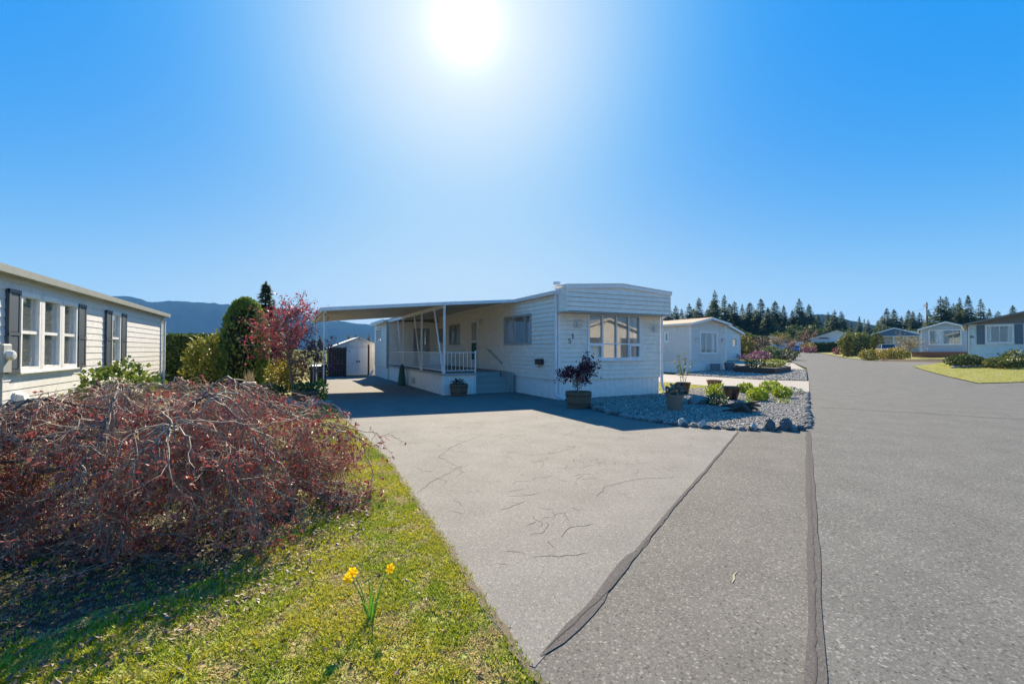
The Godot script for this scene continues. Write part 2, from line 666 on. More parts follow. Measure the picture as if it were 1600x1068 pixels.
func window(parent: Node3D, t: Transform3D, spec: Dictionary) -> void:
	# a framed window with a pane in each light and what hangs behind it
	var r: Array = spec.r
	var fw: float = spec.get("fw", 0.055)
	var bar: float = spec.get("bar", 0.035)
	var fm: Material = M[spec.get("frame", "trim_white")]
	var us := [r[0]]
	us.append_array(spec.get("cols", []))
	us.append(r[2])
	var vs := [r[1]]
	vs.append_array(spec.get("rows", []))
	vs.append(r[3])
	var g := Geo.new()
	g.box(Vector3(r[0] - 0.02, r[1] - 0.02, -0.09), Vector3(r[2] + 0.02, r[1] + fw, 0.05), t)
	g.box(Vector3(r[0] - 0.02, r[3] - fw, -0.09), Vector3(r[2] + 0.02, r[3] + 0.02, 0.05), t)
	g.box(Vector3(r[0] - 0.02, r[1] + fw, -0.09), Vector3(r[0] + fw, r[3] - fw, 0.048), t)
	g.box(Vector3(r[2] - fw, r[1] + fw, -0.09), Vector3(r[2] + 0.02, r[3] - fw, 0.048), t)
	for u in spec.get("cols", []):
		g.box(Vector3(u - bar / 2, r[1] + fw, -0.06), Vector3(u + bar / 2, r[3] - fw, 0.03), t)
	for v in spec.get("rows", []):
		g.box(Vector3(r[0] + fw, v - bar / 2, -0.058), Vector3(r[2] - fw, v + bar / 2, 0.027), t)
	if spec.get("sill", true):
		g.box(Vector3(r[0] - 0.05, r[1] - 0.055, 0.002), Vector3(r[2] + 0.05, r[1] - 0.021, 0.085), t)
	var o := put("window", g, fm, parent)
	for i in us.size() - 1:
		for j in vs.size() - 1:
			var p := Geo.new()
			var a: float = us[i] + (fw if i == 0 else bar / 2)
			var b: float = us[i + 1] - (fw if i == us.size() - 2 else bar / 2)
			var c: float = vs[j] + (fw if j == 0 else bar / 2)
			var d: float = vs[j + 1] - (fw if j == vs.size() - 2 else bar / 2)
			p.box(Vector3(a, c, -0.02), Vector3(b, d, -0.015), t)
			p.box(Vector3(a, c, -0.036), Vector3(b, d, -0.031), t)
			put("pane", p, M.glass, o)
	for s in spec.get("sashes", []):
		var q := Geo.new()
		var k := 0.05
		q.box(Vector3(s[0], s[1], 0.004), Vector3(s[2], s[1] + k, 0.056), t)
		q.box(Vector3(s[0], s[3] - k, 0.004), Vector3(s[2], s[3], 0.056), t)
		q.box(Vector3(s[0], s[1] + k, 0.004), Vector3(s[0] + k, s[3] - k, 0.054), t)
		q.box(Vector3(s[2] - k, s[1] + k, 0.004), Vector3(s[2], s[3] - k, 0.054), t)
		put("sash", q, fm, o)
	for s in spec.get("curtains", []):
		var q := Geo.new()
		var k := maxi(8, int((s[1] - s[0]) / 0.03))
		for i in k:
			var ua: float = lerpf(s[0], s[1], float(i) / k)
			var ub: float = lerpf(s[0], s[1], float(i + 1) / k)
			var za := -0.17 + 0.025 * sin(i * 1.1)
			var zb := -0.17 + 0.025 * sin((i + 1) * 1.1)
			q.quad(t * Vector3(ua, r[1] - 0.02, za), t * Vector3(ub, r[1] - 0.02, zb), t * Vector3(ub, r[3] + 0.02, zb), t * Vector3(ua, r[3] + 0.02, za))
		put("curtain", q, M[spec.get("cloth", "curtain")], o)
	for s in spec.get("blinds", []):
		var q := Geo.new()
		var k := int((s[3] - s[1]) / 0.085)
		for i in k:
			var y: float = s[1] + (i + 0.5) * 0.085
			q.bar(t * Vector3(s[0], y, -0.13), t * Vector3(s[2], y, -0.13), 0.006, 0.075, t.basis * Vector3(0, 0.5, 0.85))
		put("blind", q, M[spec.get("slat", "frame_grey")], o)
	for s in spec.get("shades", []):
		var q := Geo.new()
		q.box(Vector3(s[0], s[1], -0.075), Vector3(s[2], s[3], -0.07), t)
		put("roller_shade", q, M.blind_cream, o)

func shutter(parent: Node3D, t: Transform3D, u0: float, v0: float, u1: float, v1: float, m: Material) -> void:
	var g := Geo.new()
	g.box(Vector3(u0, v0, 0.0), Vector3(u1, v1, 0.045), t)
	var k := (u1 - u0) * 0.2
	var mid := lerpf(v0, v1, 0.47)
	for q in [[v0 + k, mid - k * 0.5], [mid + k * 0.5, v1 - k]]:
		g.box(Vector3(u0 + k, q[0], 0.045), Vector3(u1 - k, q[1], 0.058), t)
	for q in [[u0, v0, u1, v0 + k * 0.8], [u0, v1 - k * 0.8, u1, v1], [u0, mid - k * 0.35, u1, mid + k * 0.35]]:
		g.box(Vector3(q[0], q[1], 0.045), Vector3(q[2], q[3], 0.07), t)
	for q in [[u0, u0 + k * 0.8], [u1 - k * 0.8, u1]]:
		g.box(Vector3(q[0], v0, 0.044), Vector3(q[1], v1, 0.066), t)
	put("shutter", g, m, parent)

func skirting(parent: Node3D, t: Transform3D, w: float, y0: float, y1: float, m: Material, pitch := 0.6) -> void:
	# panels side by side with a small gap, each with pressed ribs
	var k := maxi(1, int(round(w / pitch)))
	for i in k:
		var g := Geo.new()
		var a := w * i / k + 0.003
		var b := w * (i + 1) / k - 0.003
		g.box(Vector3(a, y0, -0.075), Vector3(b, y1, -0.03), t)
		for j in 3:
			var u := lerpf(a, b, (j + 0.5) / 3.0)
			g.box(Vector3(u - 0.05, y0 + 0.02, -0.03), Vector3(u + 0.05, y1 - 0.02, -0.024), t)
		put("skirting_panel", g, m, parent)

func sides(w: float, l: float) -> Dictionary:
	return {"front": [Transform3D(), w],
		"left": [Transform3D(Basis(Vector3.BACK, Vector3.UP, Vector3.LEFT), Vector3(0, 0, -l)), l],
		"right": [Transform3D(Basis(Vector3.FORWARD, Vector3.UP, Vector3.RIGHT), Vector3(w, 0, 0)), l],
		"back": [Transform3D(Basis(Vector3.LEFT, Vector3.UP, Vector3.FORWARD), Vector3(w, 0, -l)), w]}

func home(o: Dictionary) -> Node3D:
	# a long low house under a gable roof; the gable end is its front, at z = 0, and it runs to z = -L
	var h := thing(o.called, o.label, o.get("category", "house"), o.at, o.get("turn", 0.0), o.get("group", ""))
	var w: float = o.W
	var l: float = o.L
	var sk: float = o.get("skirt", 0.5)
	var ev: float = o.eave
	var pk: float = o.peak
	var over: float = o.get("over", 0.25)
	var so: float = o.get("side_over", 0.25)
	var low: float = o.get("low", -0.3)
	var wm: Material = M[o.wall]
	var tm: Material = M[o.get("trim", "trim_white")]
	var sd := sides(w, l)
	for side in sd:
		var t: Transform3D = sd[side][0]
		var ww: float = sd[side][1]
		var specs: Array = o.get(side, [])
		var holes := specs.map(func(s): return s.r)
		wall(h, t, ww, sk, ev, holes, o.get("bh", 0.2) if side != "back" else 0.0, wm, o.get("single", false) and side in o.get("shown", ["front", "left"]))
		if sk > 0.05:
			skirting(h, t, ww, low, sk + 0.004, M[o.get("skirt_mat", "skirting_white")], o.get("pitch", 1.2))
		for s in specs:
			window(h, t, s)
	# corner trims
	for c in [[0, 0], [w, 0], [0, -l], [w, -l]]:
		var g := Geo.new()
		var sx: float = -1.0 if c[0] == 0 else 1.0
		var sz: float = 1.0 if c[1] == 0 else -1.0
		g.box(Vector3(minf(c[0] - sx * 0.06, c[0] + sx * 0.03), sk, minf(c[1] - sz * 0.06, c[1] + sz * 0.03)), Vector3(maxf(c[0] - sx * 0.06, c[0] + sx * 0.03), ev, maxf(c[1] - sz * 0.06, c[1] + sz * 0.03)))
		put("corner_trim", g, tm, h)
	# gables
	for z in [[0.0, 0.0], [-l, 1.0]]:
		var g := Geo.new()
		var zz: float = z[0]
		g.prism(PackedVector2Array([Vector2(-0.01, ev + 0.001), Vector2(w + 0.01, ev + 0.001), Vector2(w / 2, pk - 0.002)]), zz - 0.08 + z[1] * 0.08, zz + 0.02 + z[1] * 0.06)
		if z[1] == 0.0 and o.get("gable_boards", false):
			var rows := int((pk - ev) / 0.16)
			for i in rows:
				var y := ev + i * 0.16
				var in0 := (y + 0.16 - ev) / (pk - ev) * w / 2
				board(g, Transform3D(Basis(), Vector3(0, 0, 0.02)), [in0, y, w - in0, y + 0.155], y, 0.16)
		put("gable", g, M[o.get("gable", o.wall)], h)
	# roof: two slabs and their edge boards
	var k := (pk - ev) / (w / 2)
	var th: float = o.get("thick", 0.1)
	var eb := ev - so * k
	for s in [-1, 1]:
		var g := Geo.new()
		var xe: float = -so if s < 0 else w + so
		var poly := PackedVector2Array([Vector2(xe, eb), Vector2(w / 2, pk), Vector2(w / 2, pk + th), Vector2(xe, eb + th)])
		if s > 0:
			poly = PackedVector2Array([Vector2(xe, eb), Vector2(xe, eb + th), Vector2(w / 2, pk + th), Vector2(w / 2, pk)])
		g.prism(poly, -l - 0.2, over)
		put("roof_slope", g, M[o.roof], h)
		var f := Geo.new()
		var fb: float = o.get("fascia", 0.16)
		f.prism(PackedVector2Array([Vector2(xe, eb + th + 0.02 - fb), Vector2(w / 2, pk + th + 0.02 - fb), Vector2(w / 2, pk + th + 0.02), Vector2(xe, eb + th + 0.02)]) if s < 0 else PackedVector2Array([Vector2(xe, eb + th + 0.02), Vector2(w / 2, pk + th + 0.02), Vector2(w / 2, pk + th + 0.02 - fb), Vector2(xe, eb + th + 0.02 - fb)]), over + 0.001, over + 0.026)
		put("fascia", f, tm, h)
		if o.get("gutter", true):
			var q := Geo.new()
			var x0: float = xe - 0.1 if s < 0 else xe + 0.002
			q.prism(PackedVector2Array([Vector2(x0 + 0.02, eb - 0.04), Vector2(x0 + 0.085, eb - 0.04), Vector2(x0 + 0.098, eb + th - 0.01), Vector2(x0, eb + th - 0.01)]), -l - 0.2, over)
			put("gutter", q, M[o.get("gutter_mat", "trim_white")], h)
	var cap := Geo.new()
	cap.prism(PackedVector2Array([Vector2(w / 2 - 0.12, pk + th - 0.12 * k + 0.004), Vector2(w / 2 + 0.12, pk + th - 0.12 * k + 0.004), Vector2(w / 2, pk + th + 0.03)]), -l - 0.19, over - 0.01)
	put("ridge_cap", cap, M[o.roof], h)
	return h

func downspout(parent: Node3D, x: float, z: float, top: float, bottom: float, kick: Vector3) -> void:
	var g := Geo.new()
	g.bar(Vector3(x, bottom + 0.12, z), Vector3(x, top, z), 0.075, 0.06, Vector3.RIGHT)
	g.bar(Vector3(x, bottom + 0.13, z), Vector3(x, bottom, z) + kick, 0.07, 0.055, Vector3.RIGHT)
	for y in [bottom + 0.5, (top + bottom) / 2, top - 0.3]:
		g.box(Vector3(x - 0.05, y, z - 0.042), Vector3(x + 0.05, y + 0.03, z + 0.042))
	put("downspout", g, M.trim_white, parent)

func porch_lamp(at: Vector3) -> void:
	var t := thing("wall_lamp", "white wall lantern fixed beside the green porch door", "lamp", at)
	var g := Geo.new()
	g.box(Vector3(-0.025, -0.1, -0.06), Vector3(0.0, 0.12, 0.06))
	g.bar(Vector3(-0.02, 0.05, 0), Vector3(-0.16, 0.08, 0), 0.03, 0.03)
	put("bracket", g, M.trim_white, t)
	var s := Geo.new()
	s.lathe([Vector2(0.0, -0.2), Vector2(0.05, -0.2), Vector2(0.075, 0.0), Vector2(0.0, 0.0)], 10, Vector3(-0.16, 0.03, 0))
	put("lamp_shade", s, M.lamp_glass, t)
	var c := Geo.new()
	c.lathe([Vector2(0.09, 0.0), Vector2(0.03, 0.07), Vector2(0.0, 0.09)], 10, Vector3(-0.16, 0.035, 0))
	put("lamp_cap", c, M.trim_white, t)

# ---------------------------------------------------------------- the home in the middle
func main_home() -> void:
	var big := {"r": [1.12, 1.27, 3.36, 2.8], "cols": [1.72, 2.31, 2.84], "rows": [1.79], "fw": 0.06, "bar": 0.045,
		"sashes": [[1.15, 1.3, 1.7, 1.77], [2.86, 1.3, 3.33, 1.77]], "shades": [[1.17, 1.3, 1.7, 1.78]], "curtains": [[1.14, 1.2], [3.2, 3.34]]}
	var L := 17.0
	var left := []
	# along the left side, u runs from the far end to the front
	left.append({"r": [L - 3.95, 1.8, L - 1.75, 2.86], "cols": [L - 3.28, L - 2.32], "frame": "frame_grey", "curtains": [[L - 3.9, L - 3.34], [L - 2.27, L - 1.8]], "sill": false})
	left.append({"r": [L - 10.7, 1.87, L - 9.1, 2.86], "cols": [L - 9.9], "frame": "frame_grey", "curtains": [[L - 9.85, L - 9.2]], "sill": false})
	left.append({"r": [L - 12.45, 2.0, L - 11.6, 2.75], "cols": [L - 12.0], "frame": "frame_grey", "sill": false})
	var h := home({"called": "mobile_home", "label": "long light grey mobile home with big front window and number 51", "at": Vector3(7.74, 0, -12.27), "W": 4.25, "L": L, "skirt": 0.62, "eave": 3.4, "peak": 3.56,
		"over": 0.03, "side_over": 0.1, "wall": "siding_grey", "roof": "roof_white", "bh": 0.146, "single": true, "front": [big], "left": left, "pitch": 0.61, "low": -0.05, "thick": 0.08})
	# projecting box over the front window
	var t := Transform3D(Basis(), Vector3(0.02, 0, 0.47))
	var c := Geo.new()
	c.box(Vector3(0.02, 2.82, 0.03), Vector3(4.27, 3.5, 0.44))
	var body := put("front_canopy", c, M.siding_grey, h)
	for i in 5:
		var g := Geo.new()
		board(g, t, [0.0, 2.8 + i * 0.146, 4.25, 2.8 + (i + 1) * 0.146], 2.8 + i * 0.146, 0.146)
		put("siding_board", g, M.siding_grey, body)
	var tri := Geo.new()
	tri.prism(PackedVector2Array([Vector2(0.02, 3.502), Vector2(4.27, 3.502), Vector2(2.15, 3.66)]), 0.03, 0.465)
	put("gable_panel", tri, M.siding_grey, body)
	for s in [-1, 1]:
		var f := Geo.new()
		var x: float = -0.06 if s < 0 else 4.35
		f.bar(Vector3(x, 3.55, 0.46), Vector3(2.145, 3.7, 0.46), 0.13, 0.13, Vector3.UP)
		put("cap_trim", f, M.trim_white, body)
		var rt := Geo.new()
		rt.prism(PackedVector2Array([Vector2(x, 3.6), Vector2(2.145, 3.755), Vector2(2.145, 3.775), Vector2(x, 3.62)]) if s < 0 else PackedVector2Array([Vector2(x, 3.62), Vector2(2.145, 3.775), Vector2(2.145, 3.755), Vector2(x, 3.6)]), -0.3, 0.54)
		put("canopy_roof", rt, M.roof_white, body)
		var e := Geo.new()
		e.box(Vector3(x + 0.04, 2.79, 0.03), Vector3(x + 0.08, 3.56, 0.5)) if s < 0 else e.box(Vector3(x - 0.08, 2.79, 0.03), Vector3(x - 0.04, 3.56, 0.5))
		put("canopy_end", e, M.siding_grey, body)
	var lip := Geo.new()
	lip.box(Vector3(-0.08, 2.765, 0.03), Vector3(4.37, 2.789, 0.52))
	put("canopy_soffit", lip, M.soffit_tan, body)
	downspout(h, -0.09, -0.02, 3.36, 0.04, Vector3(0.16, 0, 0.24))
	downspout(h, 4.33, 0.04, 2.76, 0.25, Vector3(0.02, -0.12, 0.1))
	# the green half-glazed porch door on the left side
	var dt: Transform3D = sides(4.25, L)["left"][0]
	var d := Geo.new()
	d.box(Vector3(L - 7.55, 0.78, 0.026), Vector3(L - 6.7, 2.95, 0.05), dt)
	var door := put("door", d, M.trim_white, h)
	door.set_meta("label", "narrow white porch door with tall glass")
	var dg := Geo.new()
	dg.box(Vector3(L - 7.44, 1.15, 0.05), Vector3(L - 6.82, 1.92, 0.056), dt)
	put("door_panel", dg, M.green_cover, door)
	dg = Geo.new()
	dg.box(Vector3(L - 7.44, 2.02, 0.05), Vector3(L - 6.82, 2.84, 0.056), dt)
	put("door_screen", dg, M.frame_grey, door)
	dg = Geo.new()
	dg.rod(dt * Vector3(L - 6.78, 1.75, 0.05), dt * Vector3(L - 6.78, 1.75, 0.11), 0.025)
	put("handle", dg, M.metal_pale, door)
	# hand rail on the wall by the steps
	var hr := Geo.new()
	hr.tube(PackedVector3Array([Vector3(-0.09, 1.62, -5.5), Vector3(-0.09, 1.05, -4.05)]), PackedFloat32Array([0.022, 0.022]), 6, true)
	hr.rod(Vector3(0.0, 1.58, -5.4), Vector3(-0.09, 1.58, -5.4), 0.012)
	hr.rod(Vector3(0.0, 1.1, -4.18), Vector3(-0.09, 1.1, -4.18), 0.012)
	put("hand_rail", hr, M.frame_grey, h)
	# roof vent
	var v := Geo.new()
	v.lathe([Vector2(0.06, 3.4), Vector2(0.06, 3.86), Vector2(0.1, 3.9), Vector2(0.13, 3.93), Vector2(0.13, 4.05), Vector2(0.0, 4.07)], 10, Vector3(1.02, 0, -1.73))
	put("roof_vent", v, M.metal_pale, h)
	# house number
	for q in [["5", 0.4, 1.87], ["1", 0.52, 2.02]]:
		var tm := TextMesh.new()
		tm.text = q[0]
		var f := SystemFont.new()
		f.font_names = PackedStringArray(["Droid Sans"])
		tm.font = f
		tm.font_size = 32
		tm.pixel_size = 0.0068
		tm.depth = 0.015
		tm.material = M.metal_dark
		var n := put_mesh("house_number", tm, h)
		n.position = Vector3(q[1], q[2], 0.036)
	# mailbox
	var mb := thing("mailbox", "small black wall mailbox with two newspaper hooks", "mailbox", Vector3(7.74, 1.1, -13.35))
	var g := Geo.new()
	g.bevel_box(Vector3(-0.15, 0.0, -0.21), Vector3(-0.025, 0.17, 0.21), 0.012)
	put("box", g, M.metal_dark, mb)
	g = Geo.new()
	g.bar(Vector3(-0.03, 0.19, 0), Vector3(-0.175, 0.16, 0), 0.43, 0.012, Vector3.BACK)
	put("lid", g, M.metal_dark, mb)
	for z in [-0.09, 0.09]:
		g = Geo.new()
		g.tube(PackedVector3Array([Vector3(-0.06, 0.0, z), Vector3(-0.06, -0.08, z), Vector3(-0.11, -0.1, z), Vector3(-0.13, -0.06, z)]), PackedFloat32Array([0.008, 0.008, 0.008, 0.008]), 5, true)
		put("hook", g, M.metal_dark, mb)
	porch_lamp(Vector3(7.715, 2.85, -18.55))
	# wrought butterflies on the front wall
	for q in [[8.43, 2.42, "white metal butterfly on wall above the house number"], [11.72, 2.34, "white metal butterfly on wall right of the front window"]]:
		var b := thing("wall_butterfly", q[2], "wall ornament", Vector3(q[0], q[1], -12.22), 0.0, "butterflies on the front wall")
		for s in [-1, 1]:
			for k in [[0.15, 0.1, 0.085], [0.11, -0.08, 0.06]]:
				var wgeo := Geo.new()
				var ring := PackedVector3Array()
				var rr := PackedFloat32Array()
				for i in 15:
					var a := TAU * i / 14
					ring.append(Vector3(s * (k[0] * 0.7 + cos(a) * k[2]), k[1] * 0.7 + sin(a) * k[2], 0.02 + s * 0.0 + 0.02 * cos(a)))
					rr.append(0.009)
				wgeo.tube(ring, rr, 5)
				for i in 3:
					var a := 0.6 + i * 0.6 if k[1] > 0 else -0.6 - i * 0.6
					wgeo.rod(Vector3(0, 0, 0.02), Vector3(s * (k[0] * 0.7 + cos(a) * k[2]), k[1] * 0.7 + sin(a) * k[2], 0.03), 0.005, 4)
				put("wing", wgeo, M.trim_white, b)
		var bd := Geo.new()
		bd.tube(PackedVector3Array([Vector3(0, -0.13, 0.02), Vector3(0, 0, 0.03), Vector3(0, 0.1, 0.02)]), PackedFloat32Array([0.006, 0.018, 0.012]), 6, true)
		bd.rod(Vector3(0, 0.1, 0.02), Vector3(-0.05, 0.18, 0.03), 0.004, 4)
		bd.rod(Vector3(0, 0.1, 0.02), Vector3(0.05, 0.18, 0.03), 0.004, 4)
		bd.rod(Vector3(0, 0, -0.05), Vector3(0, 0, 0.03), 0.008, 4)
		put("body", bd, M.trim_white, b)

func sun_room() -> void:
	# the built-on room behind the porch
	var t := thing("sun_room", "grey sided room built onto the home behind the porch", "house", Vector3(4.85, 0, -24.8))
	var w := 2.85
	var l := 3.8
	var sd := sides(w, l)
	var front := {"r": [1.42, 0.85, 2.28, 2.75], "cols": [1.85], "frame": "frame_grey", "sill": false, "curtains": [[1.9, 2.2]]}
	var lw := {"r": [0.6, 2.05, 2.15, 2.78], "cols": [1.35], "frame": "trim_white", "sill": false, "curtains": [[1.4, 2.1]]}
	for side in ["front", "left", "back"]:
		var tt: Transform3D = sd[side][0]
		var specs: Array = [front] if side == "front" else [lw] if side == "left" else []
		wall(t, tt, sd[side][1], 0.66, 3.12, specs.map(func(s): return s.r), 0.146 if side != "back" else 0.0, M.siding_grey, side == "left")
		skirting(t, tt, sd[side][1], -0.05, 0.66, M.skirting_white, 0.95)
		for s in specs:
			window(t, tt, s)
	var c := Geo.new()
	c.box(Vector3(-0.05, 0.6, -0.05), Vector3(0.05, 3.12, 0.05))
	put("corner_trim", c, M.frame_grey, t)
	var r := Geo.new()
	r.prism(PackedVector2Array([Vector2(-0.22, 3.1), Vector2(w, 3.36), Vector2(w, 3.46), Vector2(-0.22, 3.2)]), -l - 0.15, 0.1)
	put("roof_slope", r, M.roof_white, t)
	var f := Geo.new()
	f.box(Vector3(-0.26, 3.05, -l - 0.15), Vector3(-0.221, 3.22, 0.1))
	put("fascia", f, M.trim_white, t)
	var p := Geo.new()
	p.bar(Vector3(-0.12, 0.35, -l + 0.1), Vector3(-0.4, 0.03, -l + 0.45), 0.07, 0.055)
	put("downspout", p, M.trim_white, t)

func porch() -> void:
	var t := thing("porch", "raised grey porch deck with white skirting, thin white railings and steps", "porch", Vector3(4.9, 0, -15.3))
	var top := 0.76
	var w := 2.82
	var l := 9.48
	var zs := -0.95
	# deck boards run along the house
	var k := 20
	for i in k:
		var g := Geo.new()
		var a := w * i / k + 0.003
		var b := w * (i + 1) / k - 0.003
		g.box(Vector3(a, top - 0.03, -l), Vector3(b, top, 0.0 if b < 1.24 else zs))
		put("deck_board", g, M.deck_board, t)
	var rim := Geo.new()
	rim.box(Vector3(-0.03, top - 0.07, -l), Vector3(-0.001, top + 0.004, 0.03))
	rim.box(Vector3(0.0, top - 0.07, 0.001), Vector3(1.24, top + 0.004, 0.03))
	put("deck_rim", rim, M.frame_grey, t)
	var sd := sides(1.24, l)
	skirting(t, sd["left"][0], l, -0.02, top - 0.072, M.skirting_white, 1.05)
	skirting(t, Transform3D(), 1.24, -0.02, top - 0.072, M.skirting_white, 1.24)
	var inner := Geo.new()
	inner.box(Vector3(1.2, -0.02, zs), Vector3(1.238, top - 0.032, -0.04))
	put("stair_side", inner, M.skirting_white, t)
	# hatch in the skirting
	var hatch := Geo.new()
	hatch.box(Vector3(-0.05, 0.18, -4.2), Vector3(-0.026, 0.42, -3.95))
	put("vent_cover", hatch, M.metal_pale, t)
	# steps
	for i in 4:
		var g := Geo.new()
		var y := 0.19 * (i + 1)
		var z := -0.12 - 0.28 * i
		if i < 3:
			g.box(Vector3(1.245, y - 0.035, z - 0.3), Vector3(2.66, y, z + 0.02))
		g.box(Vector3(1.245, y - 0.188, z - 0.03), Vector3(2.66, y - 0.036, z))
		put("step", g, M.step_green, t)
	var str := Geo.new()
	str.prism(PackedVector2Array([Vector2(0.06, 0.0), Vector2(0.1, 0.0), Vector2(0.1, 0.72), Vector2(-0.9, 0.78), Vector2(-0.9, 0.7), Vector2(0.06, 0.65)]), 2.67, 2.71, Transform3D(Basis(Vector3.BACK, Vector3.UP, Vector3.LEFT), Vector3(5.38, 0, 0)))
	str.box(Vector3(2.67, 0.0, -0.9), Vector3(2.7, 0.66, 0.0))
	put("stair_side", str, M.step_green, t)
	# railings
	var runs := [[Vector3(0.03, top, 0.0), Vector3(0.03, top, -l + 0.05)], [Vector3(0.03, top, 0.0), Vector3(1.2, top, 0.0)]]
	for q in runs:
		var a: Vector3 = q[0]
		var b: Vector3 = q[1]
		var rail := Geo.new()
		for y in [0.1, 0.74]:
			rail.bar(a + Vector3.UP * y, b + Vector3.UP * y, 0.03, 0.025)
		put("rail", rail, M.trim_white, t)
		var n := int(a.distance_to(b) / 0.135)
		for i in range(1, n):
			var p := a.lerp(b, float(i) / n)
			var g := Geo.new()
			g.bar(p + Vector3.UP * 0.1, p + Vector3.UP * 0.74, 0.014, 0.014, Vector3.RIGHT)
			put("baluster", g, M.trim_white, t)
	var np := Geo.new()
	np.bar(Vector3(1.215, 0.0, 0.0), Vector3(1.215, top + 0.8, 0.0), 0.045, 0.045, Vector3.RIGHT)
	put("rail_post", np, M.trim_white, t)

func carport() -> void:
	var t := thing("carport_roof", "low sloping white aluminium carport and porch roof on thin posts", "carport", Vector3(1.0, 0, -15.2))
	# slope in two flights: 2.85 at the free edge, 3.2 over the porch edge, 3.44 at the home
	var prof := [[0.0, 2.85], [3.9, 3.2], [6.62, 3.42]]
	for f in 2:
		var x0: float = prof[f][0]
		var y0: float = prof[f][1]
		var x1: float = prof[f + 1][0]
		var y1: float = prof[f + 1][1]
		var z1 := -6.4 if f == 0 else -9.5
		var n := 16 if f == 0 else 24
		for i in n:
			# pressed pans with a rib at each seam
			var g := Geo.new()
			var za := z1 * i / n
			var zb := z1 * (i + 1) / n + 0.004
			for q in [[za - 0.0, zb, 0.0, 0.02], [za, za - 0.03, 0.02, 0.06]]:
				g.hexa([Vector3(x0, y0 + q[2], q[0]), Vector3(x1, y1 + q[2], q[0]), Vector3(x1, y1 + q[2], q[1]), Vector3(x0, y0 + q[2], q[1]),
					Vector3(x0, y0 + q[3], q[0]), Vector3(x1, y1 + q[3], q[0]), Vector3(x1, y1 + q[3], q[1]), Vector3(x0, y0 + q[3], q[1])])
			put("roof_pan", g, M.soffit_tan, t)
		var e := Geo.new()
		e.bar(Vector3(x0 - 0.01, y0 + 0.0, 0.03), Vector3(x1, y1 + 0.0, 0.03), 0.05, 0.11, Vector3.BACK)
		e.bar(Vector3(x0, y0, z1 - 0.03), Vector3(x1, y1, z1 - 0.03), 0.05, 0.11, Vector3.BACK)
		put("edge_trim", e, M.trim_white, t)
	var e := Geo.new()
	e.bar(Vector3(-0.04, 2.83, 0.06), Vector3(-0.04, 2.83, -6.46), 0.06, 0.13, Vector3.RIGHT)
	put("edge_trim", e, M.trim_white, t)
	var bm := Geo.new()
	bm.bar(Vector3(3.93, 3.12, 0.0), Vector3(3.93, 3.12, -9.5), 0.07, 0.13, Vector3.RIGHT)
	bm.bar(Vector3(0.07, 2.79, 0.0), Vector3(0.07, 2.79, -6.4), 0.05, 0.09, Vector3.RIGHT)
	put("beam", bm, M.trim_white, t)
	# posts: pairs of thin tubes with a scroll between them, and leaning stays
	for q in [[3.93, 0.76, -0.05, 3.06], [3.93, 0.76, -3.0, 3.06], [3.93, 0.76, -6.25, 3.06], [0.07, 0.0, -0.45, 2.75], [0.07, 0.0, -4.15, 2.75]]:
		var g := Geo.new()
		for dz in [-0.07, 0.07]:
			g.bar(Vector3(q[0], q[1], q[2] + dz), Vector3(q[0], q[3], q[2] + dz), 0.032, 0.032, Vector3.RIGHT)
		var path := PackedVector3Array()
		var rad := PackedFloat32Array()
		var n := 36
		for i in n + 1:
			path.append(Vector3(q[0], lerpf(q[1] + 0.05, q[3] - 0.05, float(i) / n), q[2] + 0.055 * sin(i * 1.05)))
			rad.append(0.008)
		g.tube(path, rad, 4)
		put("post", g, M.trim_white, t)
		if q[0] > 1.0:
			var s := Geo.new()
			s.bar(Vector3(q[0], q[1], q[2] - 0.12), Vector3(q[0], q[3], q[2] - 1.2), 0.045, 0.045, Vector3.RIGHT)
			put("stay", s, M.trim_white, t)

